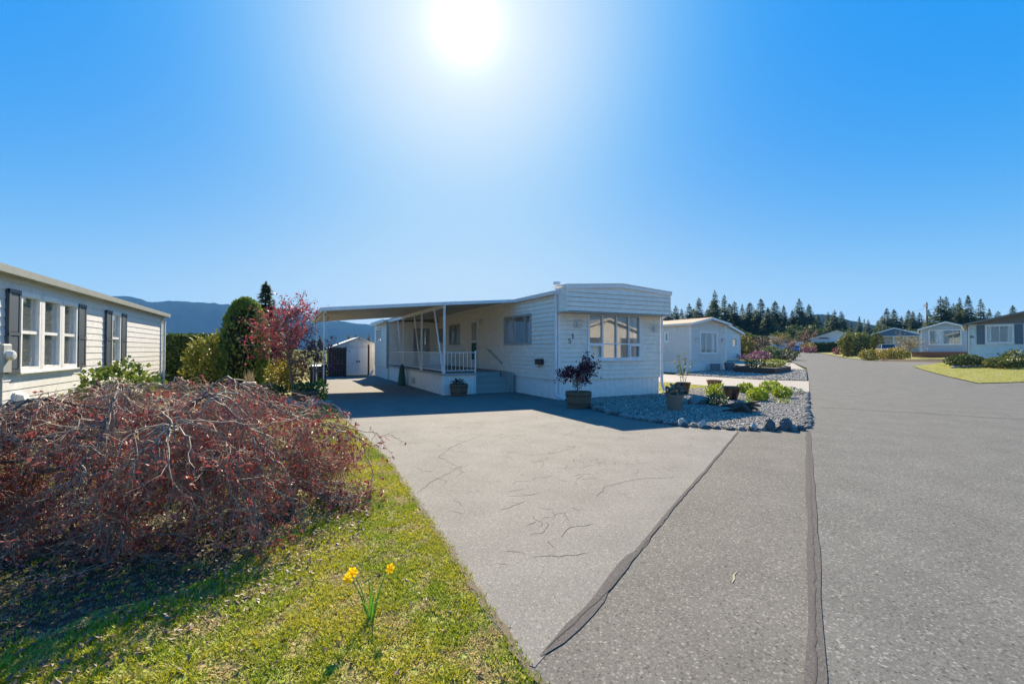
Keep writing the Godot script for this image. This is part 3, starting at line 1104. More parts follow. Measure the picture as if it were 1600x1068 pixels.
func shed() -> void:
	var t := thing("garden_shed", "small white metal shed with double doors beyond the carport", "shed", Vector3(2.45, 0, -29.2))
	var w := 3.0
	var l := 2.6
	var g := Geo.new()
	g.box(Vector3(0, 0, -l), Vector3(0.06, 1.72, 0))
	g.box(Vector3(w - 0.06, 0, -l), Vector3(w, 1.72, 0))
	g.box(Vector3(0.06, 0, -l), Vector3(w - 0.06, 1.72, -l + 0.05))
	g.box(Vector3(0.06, 0, -0.05), Vector3(0.72, 1.72, 0))
	g.box(Vector3(2.26, 0, -0.05), Vector3(w - 0.06, 1.72, 0))
	put("wall", g, M.siding_warm, t)
	g = Geo.new()
	g.prism(PackedVector2Array([Vector2(-0.02, 1.72), Vector2(w + 0.02, 1.72), Vector2(w / 2, 2.3)]), -0.06, 0.01)
	g.prism(PackedVector2Array([Vector2(-0.02, 1.72), Vector2(w + 0.02, 1.72), Vector2(w / 2, 2.3)]), -l, -l + 0.05)
	put("gable", g, M.siding_warm, t)
	for s in [-1, 1]:
		g = Geo.new()
		var xe: float = -0.12 if s < 0 else w + 0.12
		g.bar(Vector3(xe, 1.7, -l / 2), Vector3(w / 2, 2.34, -l / 2), l + 0.25, 0.05, Vector3.BACK)
		put("roof_slope", g, M.roof_white, t)
		g = Geo.new()
		var x0 := 0.725 if s < 0 else 1.495
		g.box(Vector3(x0, 0.06, -0.03), Vector3(x0 + 0.76, 1.7, 0.015))
		g.box(Vector3(x0 + 0.02, 0.08, 0.015), Vector3(x0 + 0.1, 1.68, 0.028))
		g.box(Vector3(x0 + 0.66, 0.08, 0.015), Vector3(x0 + 0.74, 1.68, 0.028))
		var d := put("door", g, M.trim_white, t)
		g = Geo.new()
		g.box(Vector3(1.4 if s < 0 else 1.53, 0.82, 0.028), Vector3(1.47 if s < 0 else 1.6, 0.94, 0.06))
		put("handle", g, M.metal_dark, d)
		g = Geo.new()
		var c := 0.98 if s < 0 else 1.78
		g.box(Vector3(c, 1.86, 0.012), Vector3(c + 0.3, 2.02, 0.03))
		var wn := put("window", g, M.trim_white, t)
		g = Geo.new()
		g.box(Vector3(c + 0.03, 1.885, 0.031), Vector3(c + 0.135, 1.995, 0.036))
		g.box(Vector3(c + 0.165, 1.885, 0.031), Vector3(c + 0.27, 1.995, 0.036))
		put("pane", g, M.siding_cream, wn)
	# brown board screen beside it, and a low board bin
	var f := thing("board_screen", "dark brown board screen standing before the white shed", "fence", Vector3(2.2, 0, -28.3))
	for i in 6:
		g = Geo.new()
		g.box(Vector3(i * 0.15, 0.04, 0), Vector3(i * 0.15 + 0.145, 1.72, 0.025))
		put("board", g, M.fence_brown, f)
	for x in [-0.07, 0.905]:
		g = Geo.new()
		g.box(Vector3(x, 0, -0.07), Vector3(x + 0.065, 1.78, -0.002))
		put("post", g, M.fence_brown, f)
	var p := thing("timber_post", "brown timber gate post between shed and sun room", "post", Vector3(4.5, 0, -28.75))
	g = Geo.new()
	g.bevel_box(Vector3(-0.05, 0, -0.05), Vector3(0.05, 1.85, 0.05), 0.01)
	put("shaft", g, M.timber_red, p)
	g = Geo.new()
	g.lathe([Vector2(0.075, 1.85), Vector2(0.075, 1.88), Vector2(0.0, 1.95)], 4)
	put("cap", g, M.timber_red, p)
	var b := thing("board_bin", "low dark board bin with sloping lid behind the carport posts", "bin", Vector3(1.35, 0, -23.2))
	for i in 4:
		g = Geo.new()
		g.box(Vector3(-0.35, 0.02 + i * 0.2, -0.35), Vector3(0.35, 0.2 + i * 0.2, 0.35))
		put("board", g, M.fence_brown, b)
	g = Geo.new()
	g.bar(Vector3(0, 0.88, -0.4), Vector3(0, 0.83, 0.4), 0.78, 0.03, Vector3.RIGHT)
	put("lid", g, M.metal_pale, b)

func left_home() -> void:
	lap = 0.015
	var zf := -4.0
	var W := 8.0
	var L := 19.3
	var right := []
	for q in [[-11.96, -12.77], [-12.86, -13.72], [-13.81, -14.61], [-17.05, -17.86]]:
		var a: float = zf - q[0]
		var b: float = zf - q[1]
		var sp := {"r": [a, 1.19, b, 2.7], "rows": [1.94], "fw": 0.07, "bar": 0.06, "slat": "slat_grey"}
		sp["blinds"] = [[a + 0.06, 1.22, b - 0.06, 2.66]]
		right.append(sp)
	var h := home({"called": "neighbour_home", "label": "pale sided home with dark shutters beside the weeping maple", "at": Vector3(-12.6, 0, zf), "W": W, "L": L, "skirt": 0.5, "eave": 3.02, "peak": 3.9,
		"over": 0.1, "side_over": 0.14, "wall": "siding_warm", "roof": "roof_grey", "bh": 0.163, "single": true, "shown": ["right"], "right": right, "gutter_mat": "gutter_olive", "pitch": 1.2, "low": -0.05})
	lap = 0.036
	var t: Transform3D = sides(W, L)["right"][0]
	for q in [[-11.51, -11.93], [-14.64, -15.1], [-16.56, -17.02], [-17.89, -18.37]]:
		shutter(h, t, zf - q[0], 1.16, zf - q[1], 2.72, M.shutter_dark)
	for q in [[-12.775, -12.85], [-13.725, -13.8]]:
		var g := Geo.new()
		g.box(Vector3(zf - q[0], 1.16, 0.026), Vector3(zf - q[1], 2.73, 0.05), t)
		put("mullion_cover", g, M.siding_warm, h)
	var soff := Geo.new()
	soff.box(Vector3(W, 2.95, -L - 0.1), Vector3(W + 0.14, 2.975, 0.05))
	put("soffit", soff, M.gutter_olive, h)
	var sk := Geo.new()
	sk.box(Vector3(W - 0.01, 0.455, -L), Vector3(W + 0.03, 0.497, 0))
	put("drip_edge", sk, M.frame_grey, h)
	downspout(h, W + 0.09, -L + 0.12, 3.0, 0.05, Vector3(0.1, 0, 0))
	var mb := thing("meter_box", "grey electric meter box on the pale siding by shutters", "meter box", Vector3(-4.57, 1.2, -11.02))
	var g := Geo.new()
	g.bevel_box(Vector3(0.0, 0.0, -0.3), Vector3(0.16, 0.5, 0.0), 0.02)
	put("case", g, M.frame_grey, mb)
	g = Geo.new()
	g.lathe([Vector2(0.09, 0.0), Vector2(0.09, 0.06), Vector2(0.07, 0.09), Vector2(0.0, 0.1)], 14)
	var gl := put("dial_glass", g, M.lamp_glass, mb)
	gl.rotation.z = -PI / 2
	gl.position = Vector3(0.16, 0.3, -0.15)
	g = Geo.new()
	g.rod(Vector3(0.07, -1.25, -0.15), Vector3(0.07, 0.0, -0.15), 0.03, 8)
	put("conduit", g, M.frame_grey, mb)
	var vb := thing("dryer_vent", "white hooded vent low on the pale siding", "vent", Vector3(-4.58, 0.54, -11.95))
	g = Geo.new()
	g.bar(Vector3(0.0, 0.12, 0.13), Vector3(0.0, 0.12, -0.13), 0.05, 0.26, Vector3.RIGHT)
	put("flange", g, M.siding_warm, vb)
	g = Geo.new()
	g.prism(PackedVector2Array([Vector2(0.02, 0.02), Vector2(0.17, 0.02), Vector2(0.12, 0.2), Vector2(0.02, 0.22)]), -0.1, 0.1)
	put("hood", g, M.siding_warm, vb)

# ---------------------------------------------------------------- plants
func rv(r: RandomNumberGenerator) -> Vector3:
	var z := r.randf_range(-1, 1)
	var a := r.randf() * TAU
	var k := sqrt(1.0 - z * z)
	return Vector3(k * cos(a), z, k * sin(a))

func mixc(r: RandomNumberGenerator, a: Color, b: Color, spread := 0.25) -> Color:
	var c := a.lerp(b, r.randf())
	var k := 1.0 + r.randf_range(-spread, spread)
	return Color(c.r * k, c.g * k, c.b * k)

func foliage(g: Geo, at: Vector3, rad: Vector3, count: int, size: float, ca: Color, cb: Color, seed_: int, hollow := 0.55, lump := 0.3, slim := 0.42, floor_y := -1000.0) -> void:
	# leaf-sized blades through an uneven crown, more of them near its outside
	var r := RandomNumberGenerator.new()
	r.seed = seed_
	var f := FastNoiseLite.new()
	f.seed = seed_
	f.frequency = 1.1
	f.fractal_octaves = 3
	g.colored = true
	for i in count:
		var d := rv(r)
		var k := f.get_noise_3dv(d * 1.6) + 0.5 * f.get_noise_3dv(d * 4.5)
		var q := lerpf(hollow, 1.0, sqrt(r.randf())) * (1.0 + lump * 1.6 * k)
		var p := at + d * rad * q
		if p.y < floor_y:
			continue
		var dir := (d * 0.7 + rv(r) + Vector3(0, 0.25, 0)).normalized()
		var s := dir.cross(rv(r)).normalized()
		g.col = mixc(r, ca, cb)
		var l := size * r.randf_range(0.6, 1.3)
		g.leaf(p, dir, s, l, l * slim)

func stems(g: Geo, at: Vector3, rad: Vector3, count: int, thick: float, r: RandomNumberGenerator) -> void:
	for i in count:
		var a := r.randf() * TAU
		var out := Vector3(cos(a) * rad.x, 0, sin(a) * rad.z)
		var k := r.randf_range(0.35, 0.85)
		var p0 := at + out * 0.06
		var p1 := at + out * (k * 0.35) + Vector3(0, rad.y * 0.75, 0)
		var p2 := at + out * k + Vector3(0, rad.y * r.randf_range(1.2, 1.7), 0)
		g.tube(PackedVector3Array([p0, p1, p2]), PackedFloat32Array([thick, thick * 0.7, thick * 0.25]), 5)

func bush(called: String, label: String, at: Vector3, rad: Vector3, count: int, size: float, ca: Color, cb: Color, seed_: int, group := "", category := "shrub", lump := 0.3) -> Node3D:
	var t := thing(called, label, category, at, 0.0, group)
	var r := RandomNumberGenerator.new()
	r.seed = seed_
	var s := Geo.new()
	stems(s, Vector3(0, -0.02, 0), Vector3(rad.x * 0.7, rad.y * 0.85, rad.z * 0.7), 8, 0.012 + rad.x * 0.012, r)
	put("stem", s, M.bark, t)
	var g := Geo.new()
	foliage(g, Vector3(0, rad.y * 0.98, 0), rad, count, size, ca, cb, seed_, 0.5, lump, 0.42, 0.0)
	put("foliage", g, M.leaf, t)
	return t

func bloom(t: Node3D, called: String, rad: Vector3, count: int, size: float, ca: Color, cb: Color, seed_: int) -> void:
	var g := Geo.new()
	foliage(g, Vector3(0, rad.y * 1.0, 0), rad, count, size, ca, cb, seed_, 0.93, 0.25, 0.5, 0.05)
	stuff(put(called, g, M.leaf, t))

func conifer_meshes(seed_: int, ragged: float, width: float, dense: float) -> Array:
	# a 10 m fir or spruce: trunk, and boughs in uneven whorls that droop and carry sprays
	var r := RandomNumberGenerator.new()
	r.seed = seed_
	var trunk := Geo.new()
	trunk.tube(PackedVector3Array([Vector3(0, -0.3, 0), Vector3(0.03, 3, 0.02), Vector3(0, 7, -0.03), Vector3(0, 10, 0)]), PackedFloat32Array([0.2, 0.15, 0.08, 0.01]), 7)
	var g := Geo.new()
	g.colored = true
	var y := 0.9
	while y < 9.75:
		var up := (y - 0.6) / 9.4
		var reach := width * pow(1.0 - up, 1.0) + 0.06
		var n := 4 + int(4 * (1.0 - up)) + r.randi_range(0, 2)
		var a0 := r.randf() * TAU
		for i in n:
			if r.randf() < ragged * 0.35:
				continue
			var a := a0 + TAU * i / n + r.randf_range(-0.35, 0.35)
			var len := reach * r.randf_range(1.0 - ragged * 0.6, 1.0 + ragged * 0.3)
			var d := Vector3(cos(a), 0, sin(a))
			var side := Vector3(-sin(a), 0, cos(a))
			var lift := r.randf_range(0.05, 0.35) * (0.4 + up)
			var k := maxi(2, int(len / 0.34 * dense))
			var shade := r.randf_range(0.75, 1.15)
			for j in k:
				var q := (j + 0.6) / k
				var p := Vector3(0, y, 0) + d * (len * q) + Vector3(0, len * (lift * q - 0.42 * q * q), 0)
				var spread := 0.16 + 0.5 * len * (1.0 - q) * 0.5
				for m in [-1, 0, 1]:
					var dir: Vector3 = (d * (1.0 - 0.45 * absf(m)) + side * (0.8 * m) + Vector3(0, r.randf_range(-0.35, 0.12), 0)).normalized()
					var sv := (dir.cross(Vector3.UP) + rv(r) * 0.45).normalized()
					var l := (0.3 + spread) * r.randf_range(0.7, 1.2) * (0.42 + 0.7 * (1.0 - up))
					var c := mixc(r, Color(0.06, 0.1, 0.035), Color(0.13, 0.17, 0.055), 0.2)
					g.col = Color(c.r * shade, c.g * shade, c.b * shade)
					g.leaf(p, dir, sv, l * 1.15, l * 0.4, 0.5)
		y += lerpf(0.3, 0.12, up) / dense * r.randf_range(0.8, 1.25)
	for i in 10:
		g.leaf(Vector3(0, 9.5 + i * 0.03, 0), (Vector3.UP + rv(r) * 0.5).normalized(), rv(r), 0.4, 0.07)
	return [trunk.mesh(M.bark), g.mesh(M.needle)]

func crown_mesh(seed_: int, ca: Color, cb: Color, lumps: int, count: int, size: float) -> ArrayMesh:
	# a broad crown of several clumps, unit radius, base at 0, about 2 high
	var r := RandomNumberGenerator.new()
	r.seed = seed_
	var g := Geo.new()
	for i in lumps:
		var d := rv(r)
		d.y = absf(d.y) * 0.8
		var c := Vector3(0, 0.75, 0) + d * Vector3(0.55, 0.85, 0.55)
		var k := r.randf_range(0.3, 0.5)
		foliage(g, c, Vector3(k, k * 0.85, k), count / lumps, size, ca, cb, seed_ + i * 13, 0.35, 0.35)
	return g.mesh(M.needle)

func tree(called: String, label: String, at: Vector3, h: float, trunk: Mesh, crown: Mesh, scale_xz: float, turn: float, group: String) -> void:
	var t := thing(called, label, "tree", at, turn, group)
	var o := put_mesh("trunk", trunk, t)
	o.scale = Vector3(scale_xz, h / 10.0, scale_xz)
	o = put_mesh("crown", crown, t)
	o.scale = Vector3(scale_xz, h / 10.0, scale_xz)

func walk(r: RandomNumberGenerator, p: Vector3, d: Vector3, length: float, segs: int, droop: float, wig: float, floor_y := 0.02) -> PackedVector3Array:
	var out := PackedVector3Array([p])
	for i in segs:
		d = (d + rv(r) * wig + Vector3.DOWN * droop).normalized()
		p += d * (length / segs)
		if p.y < floor_y:
			p.y = floor_y
			d.y = absf(d.y) * 0.2
		out.append(p)
	return out

func taper(k: int, a: float, b: float) -> PackedFloat32Array:
	var out := PackedFloat32Array()
	for i in k:
		out.append(lerpf(a, b, float(i) / (k - 1)))
	return out

func maple_walk(r: RandomNumberGenerator, p: Vector3, d: Vector3, length: float, segs: int, droop: float, wig: float) -> PackedVector3Array:
	# as walk(), but growth bends over where it reaches the outside of the low dome
	var out := PackedVector3Array([p])
	for i in segs:
		d = (d + rv(r) * wig + Vector3.DOWN * droop).normalized()
		p += d * (length / segs)
		var k := Vector2(p.x, p.z)
		var cap := 1.34 - 0.165 * (k - Vector2(0.3, 0.1)).length_squared() + r.randf_range(-0.05, 0.05)
		if p.y > cap:
			p.y = lerpf(p.y, cap, 0.8)
			d.y = -absf(d.y) * 0.5
		if p.y < 0.03:
			p.y = 0.03
			d.y = absf(d.y) * 0.2
		out.append(p)
	return out

func weeping_maple() -> void:
	var base := Vector3(-1.3, 0, -5.75)
	var t := thing("weeping_maple", "low weeping red maple with bare grey branches spreading over the lawn", "tree", base)
	var r := RandomNumberGenerator.new()
	r.seed = 77
	var trunk := Geo.new()
	trunk.tube(PackedVector3Array([Vector3(0, -0.05, 0), Vector3(0.03, 0.15, 0.02), Vector3(-0.02, 0.38, 0.05), Vector3(0.05, 0.62, 0.0), Vector3(0.0, 0.8, -0.04)]), PackedFloat32Array([0.075, 0.06, 0.05, 0.05, 0.035]), 10)
	put("trunk", trunk, M.bark_grey, t)
	var twigs := Geo.new()
	twigs.colored = true
	var leaves := Geo.new()
	leaves.colored = true
	var n1 := 30
	for i in n1:
		var a := TAU * i / n1 + r.randf_range(-0.15, 0.15)
		# a high dome and a low skirt, few branches between them
		var tier: int = [0, 2, 1, 0, 2][i % 5]
		var east := Vector3(cos(a), 0, sin(a))
		var far := 1.0 + 0.06 * east.dot(Vector3(-0.85, 0, 0.5)) + 0.15 * maxf(0.0, east.dot(Vector3(0.9, 0, 0.45))) - 0.36 * maxf(0.0, east.dot(Vector3(0.22, 0, 0.975)))
		var rise: float = [0.8, 0.4, 0.0][tier] + r.randf_range(-0.1, 0.1)
		var start := Vector3(0, [0.75, 0.62, 0.5][tier], 0)
		var len: float = [2.55, 2.45, 2.15][tier] * far * r.randf_range(0.85, 1.1)
		var p1 := maple_walk(r, start, (east + Vector3.UP * rise).normalized(), len, 14, [0.06, 0.05, 0.045][tier], 0.26)
		var limb := Geo.new()
		limb.tube(p1, taper(15, 0.017, 0.004), 6)
		put("limb", limb, M.bark_grey, t)
		for j in 28:
			var q := lerpf([0.14, 0.4, 0.36][tier], 1.0, pow(r.randf(), 0.7))
			var at := int(q * 13.0)
			var p := p1[at].lerp(p1[at + 1], r.randf())
			var along := (p1[at + 1] - p1[at]).normalized()
			var d := (along * 0.6 + rv(r) * 0.9 + Vector3.UP * 0.25).normalized()
			var p2 := maple_walk(r, p, d, r.randf_range(0.3, 0.75), 8, 0.13, 0.46)
			var kk := r.randf_range(0.8, 1.15)
			twigs.col = Color(0.29 * kk, 0.235 * kk, 0.185 * kk)
			twigs.tube(p2, taper(9, 0.0072, 0.0026), 4)
			for m in 8:
				var b := r.randi_range(1, 7)
				var p3 := maple_walk(r, p2[b].lerp(p2[b + 1], r.randf()), ((p2[b + 1] - p2[b]).normalized() * 0.5 + rv(r) * 0.85).normalized(), r.randf_range(0.14, 0.36), 5, 0.2, 0.55)
				kk = r.randf_range(0.75, 1.2)
				twigs.col = Color(0.36, 0.27, 0.2).lerp(Color(0.22, 0.1, 0.07), r.randf() * 0.7) * kk
				twigs.tube(p3, taper(6, 0.003, 0.0014), 3)
				for w in 3:
					var e := r.randi_range(1, 4)
					var p4 := maple_walk(r, p3[e], ((p3[e + 1] - p3[e]).normalized() + rv(r) * 0.9).normalized(), r.randf_range(0.07, 0.2), 2, 0.3, 0.4)
					twigs.tube(p4, taper(3, 0.0019, 0.001), 3)
					# small curled red leaves, most on the outer growth
					if r.randf() < 0.17 + 0.3 * q * q:
						for z in r.randi_range(3, 6):
							var tip := p4[2] if z else p4[1]
							var ld := (rv(r) * 0.8 + Vector3.DOWN * 0.7).normalized()
							leaves.col = mixc(r, Color(0.3, 0.055, 0.045), Color(0.42, 0.15, 0.12), 0.3)
							leaves.leaf(tip, ld, ld.cross(rv(r)).normalized(), r.randf_range(0.03, 0.065), r.randf_range(0.007, 0.014), 0.6)
	stuff(put("twigs", twigs, M.twig, t))
	stuff(put("leaves", leaves, M.leaf, t))

func small_tree(called: String, label: String, at: Vector3, h: float, spread: float, trunk_r: float, nl: int, ca: Color, cb: Color, leaf_size: float, leaves_each: int, seed_: int, bark: Color, lean := Vector3.ZERO, lift := 0.75) -> Node3D:
	# an upright open tree: stem, limbs, twigs, loose leaves
	var t := thing(called, label, "tree", at)
	var r := RandomNumberGenerator.new()
	r.seed = seed_
	var tr := Geo.new()
	tr.colored = true
	tr.col = bark
	var top := Vector3(0, h * 0.55, 0) + lean * h * 0.5
	var path := PackedVector3Array([Vector3(0, -0.05, 0), top * 0.35 + rv(r) * 0.04, top * 0.7 + rv(r) * 0.06, top])
	tr.tube(path, PackedFloat32Array([trunk_r, trunk_r * 0.8, trunk_r * 0.65, trunk_r * 0.4]), 8)
	put("trunk", tr, M.twig, t)
	var br := Geo.new()
	br.colored = true
	var lv := Geo.new()
	lv.colored = true
	for i in nl:
		var k := r.randf_range(0.1, 1.0)
		var p := path[1].lerp(path[3], k)
		var a := r.randf() * TAU
		var d := (Vector3(cos(a), lift * r.randf_range(0.5, 1.6), sin(a)) + lean * 0.5).normalized()
		var len := spread * r.randf_range(0.6, 1.1) * (1.25 - 0.4 * k)
		var p1 := walk(r, p, d, len, 7, 0.03, 0.2)
		br.col = bark
		br.tube(p1, taper(8, trunk_r * 0.38, 0.004), 5)
		for j in 7:
			var b := r.randi_range(2, 6)
			var p2 := walk(r, p1[b], ((p1[b + 1] - p1[b]).normalized() * 0.7 + rv(r) * 0.7).normalized(), len * r.randf_range(0.25, 0.5), 4, 0.03, 0.3)
			br.tube(p2, taper(5, trunk_r * 0.12 + 0.002, 0.0015), 4)
			for m in leaves_each:
				var q := p2[r.randi_range(1, 4)] + rv(r) * leaf_size * 1.3
				var dir := (rv(r) + Vector3(0, -0.2, 0)).normalized()
				lv.col = mixc(r, ca, cb, 0.3)
				var l := leaf_size * r.randf_range(0.6, 1.3)
				lv.leaf(q, dir, dir.cross(rv(r)).normalized(), l, l * 0.42, 0.3)
	stuff(put("branches", br, M.twig, t))
	if leaves_each > 0:
		stuff(put("leaves", lv, M.leaf, t))
	return t

func hedge(called: String, label: String, at: Vector3, size: Vector3, count: int, leaf_size: float, ca: Color, cb: Color, seed_: int, turn := 0.0) -> void:
	var t := thing(called, label, "hedge", at, turn)
	var core := Geo.new()
	core.box(Vector3(-size.x / 2 + 0.08, -0.05, -size.z / 2 + 0.08), Vector3(size.x / 2 - 0.08, size.y - 0.08, size.z / 2 - 0.08))
	put("branches", core, M.hedge_core, t)
	var g := Geo.new()
	g.colored = true
	var r := RandomNumberGenerator.new()
	r.seed = seed_
	var f := FastNoiseLite.new()
	f.seed = seed_
	f.frequency = 1.3
	for i in count:
		var p := Vector3(r.randf_range(-0.5, 0.5), r.randf(), r.randf_range(-0.5, 0.5))
		var nn := Vector3.UP
		match r.randi_range(0, 3):
			0:
				p.y = 1.0
			1:
				p.x = -0.5 if r.randf() < 0.5 else 0.5
				nn = Vector3(signf(p.x), 0, 0)
			_:
				p.z = 0.5 if r.randf() < 0.75 else -0.5
				nn = Vector3(0, 0, signf(p.z))
		var q := p * size
		q += nn * (f.get_noise_3dv(q) * 0.13 - r.randf() * 0.14 + 0.03)
		var d := (nn + rv(r) * 0.9 + Vector3.UP * 0.4).normalized()
		g.col = mixc(r, ca, cb)
		var l := leaf_size * r.randf_range(0.6, 1.3)
		g.leaf(q, d, d.cross(rv(r)).normalized(), l, l * 0.36)
	put("foliage", g, M.needle, t)

func thuja(called: String, label: String, at: Vector3, h: float, rad: float, count: int, size: float, ca: Color, cb: Color, seed_: int, bare := 0.0, group := "") -> void:
	# a columnar cedar: upright flat sprays round several stems
	var t := thing(called, label, "tree", at, 0.0, group)
	var r := RandomNumberGenerator.new()
	r.seed = seed_
	var tr := Geo.new()
	for i in 6:
		var a := TAU * i / 6 + 0.3
		var o := Vector3(cos(a), 0, sin(a)) * rad * 0.35
		tr.tube(PackedVector3Array([o * 0.5 + Vector3(0, -0.05, 0), o + Vector3(0, h * 0.45, 0), o * 0.7 + Vector3(0, h * 0.9, 0)]), PackedFloat32Array([0.06, 0.045, 0.015]), 6)
	put("trunk", tr, M.bark_grey if bare > 0 else M.bark, t)
	var g := Geo.new()
	g.colored = true
	var f := FastNoiseLite.new()
	f.seed = seed_
	f.frequency = 1.2
	for i in count:
		var v := r.randf()
		var a := r.randf() * TAU
		var d := Vector3(cos(a), 0, sin(a))
		# full to near the top, rounded shoulders
		var prof := pow(clampf(1.0 - pow(v, 5.0), 0.0, 1.0), 0.6) * (0.82 + 0.18 * minf(v * 4.0, 1.0))
		var k := lerpf(0.6, 1.0, sqrt(r.randf())) * (1.0 + 0.13 * f.get_noise_3d(d.x * 1.5, v * h * 0.7, d.z * 1.5))
		var p := d * (rad * prof * k) + Vector3(0, v * h, 0)
		if bare > 0.0 and d.dot(Vector3(-0.25, 0, 0.97)) > 0.55 and v < 0.86 and r.randf() < bare:
			# the shaded face has thinned to dry brown inner growth
			p *= Vector3(0.72, 1, 0.72)
			g.col = mixc(r, Color(0.06, 0.045, 0.03), Color(0.045, 0.05, 0.025))
		else:
			g.col = mixc(r, ca, cb)
		var dir := (d * 0.45 + Vector3.UP * 0.9 + rv(r) * 0.45).normalized()
		var l := size * r.randf_range(0.6, 1.3)
		g.leaf(p, dir, dir.cross(rv(r)).normalized(), l, l * 0.28)
	put("crown", g, M.needle, t)

func pot_shape(r0: float, r1: float, h: float, rim := 0.03) -> Geo:
	var g := Geo.new()
	g.lathe([Vector2(0.0, 0.0), Vector2(r0, 0.0), Vector2(lerpf(r0, r1, 0.55) + 0.01, h * 0.55), Vector2(r1, h - rim * 1.6), Vector2(r1 + rim * 0.7, h - rim * 1.5), Vector2(r1 + rim * 0.7, h), Vector2(r1 - 0.015, h), Vector2(r1 - 0.03, h - 0.06), Vector2(0.0, h - 0.06)], 22)
	return g

func pot(called: String, label: String, at: Vector3, r0: float, r1: float, h: float, m: Material) -> Node3D:
	var t := thing(called, label, "plant pot", at)
	put("shell", pot_shape(r0, r1, h), m, t)
	var s := Geo.new()
	s.lathe([Vector2(r1 - 0.03, h - 0.055), Vector2(0.0, h - 0.035)], 14)
	put("soil", s, M.soil, t)
	return t

func barrel(called: String, label: String, at: Vector3, rad: float, h: float, m: Material) -> Node3D:
	# half a cask: staves, two hoops, soil
	var t := thing(called, label, "planter", at)
	var n := 18
	for i in n:
		var g := Geo.new()
		var a := TAU * (i + 0.03) / n
		var b := TAU * (i + 0.97) / n
		var rows := [[rad * 0.8, 0.0], [rad * 0.93, h * 0.5], [rad, h]]
		for k in 2:
			var pts := []
			for q in [k, k + 1]:
				for w in [[a, 1.0], [b, 1.0], [b, 0.9], [a, 0.9]]:
					pts.append(Vector3(cos(w[0]) * rows[q][0] * w[1], rows[q][1], -sin(w[0]) * rows[q][0] * w[1]))
			g.hexa(pts)
		put("stave", g, m, t)
	for y in [0.28, 0.78]:
		var g := Geo.new()
		var rr := lerpf(rad * 0.81, rad * 1.0, y) + 0.008
		g.lathe([Vector2(rr, h * y - 0.022), Vector2(rr + 0.006, h * y - 0.022), Vector2(rr + 0.009, h * y + 0.022), Vector2(rr, h * y + 0.022)], 30)
		put("hoop", g, M.hoop, t)
	var s := Geo.new()
	s.lathe([Vector2(rad * 0.91, h - 0.09), Vector2(rad * 0.5, h - 0.05), Vector2(0.0, h - 0.04)], 16)
	put("soil", s, M.soil, t)
	return t

func daffodil(at: Vector3) -> void:
	var t := thing("daffodil", "yellow daffodil clump with strap leaves flowering in the lawn", "flower", at)
	var r := RandomNumberGenerator.new()
	r.seed = 5
	for i in 11:
		var g := Geo.new()
		var a := r.randf() * TAU
		var d := Vector3(cos(a), 0, sin(a))
		var l := r.randf_range(0.12, 0.23)
		var p0 := d * 0.015
		var p1 := d * 0.04 + Vector3(0, l * 0.6, 0)
		var p2 := d * r.randf_range(0.07, 0.14) + Vector3(0, l, 0)
		var s := d.cross(Vector3.UP).rotated(Vector3.UP, 0.5) * 0.0045
		g.quad(p0 - s, p0 + s, p1 + s, p1 - s)
		g.tri(p1 - s, p1 + s, p2)
		put("strap_leaf", g, M.daffodil_green, t)
	for q in [[Vector3(-0.13, 0.28, 0.02), Vector3(-0.6, -0.1, 0.75)], [Vector3(-0.1, 0.29, -0.03), Vector3(-0.2, 0.1, 1.0)], [Vector3(0.11, 0.28, 0.0), Vector3(0.35, 0.1, 0.9)]]:
		var top: Vector3 = q[0]
		var face: Vector3 = q[1].normalized()
		var g := Geo.new()
		g.tube(PackedVector3Array([Vector3(top.x * 0.08, 0, 0), Vector3(top.x * 0.5, 0.18, top.z * 0.5), top - face * 0.02]), PackedFloat32Array([0.004, 0.0035, 0.003]), 5)
		put("stem", g, M.daffodil_green, t)
		var fl := Geo.new()
		var s := face.cross(Vector3.UP).normalized()
		var u := s.cross(face)
		for i in 6:
			var a := TAU * i / 6
			var d := (s * cos(a) + u * sin(a) + face * 0.15).normalized()
			fl.leaf(top, d, d.cross(face).normalized(), 0.036, 0.017, 0.2)
		for i in 8:
			var a := TAU * i / 8
			var b := TAU * (i + 1) / 8
			var da := s * cos(a) + u * sin(a)
			var db := s * cos(b) + u * sin(b)
			fl.quad(top + da * 0.007, top + db * 0.007, top + db * 0.012 + face * 0.026, top + da * 0.012 + face * 0.026)
		put("flower", fl, M.daffodil_yellow, t)

func grass_tuft(seed_: int, blades: int, h: float, spread: float) -> ArrayMesh:
	var r := RandomNumberGenerator.new()
	r.seed = seed_
	var g := Geo.new()
	for i in blades:
		var a := r.randf() * TAU
		var p := Vector3(r.randf_range(-spread, spread), -0.004, r.randf_range(-spread, spread))
		var d := Vector3(cos(a), 0, sin(a))
		var s := Vector3(-sin(a), 0, cos(a)) * r.randf_range(0.0022, 0.004)
		var hh := h * r.randf_range(0.5, 1.2)
		var tip := p + d * hh * r.randf_range(0.3, 1.1) + Vector3(0, hh, 0)
		var mid := p.lerp(tip, 0.5) + Vector3(0, hh * 0.15, 0)
		g.quad(p - s, p + s, mid + s * 0.8, mid - s * 0.8)
		g.tri(mid - s * 0.8, mid + s * 0.8, tip)
	return g.mesh(M.grass)

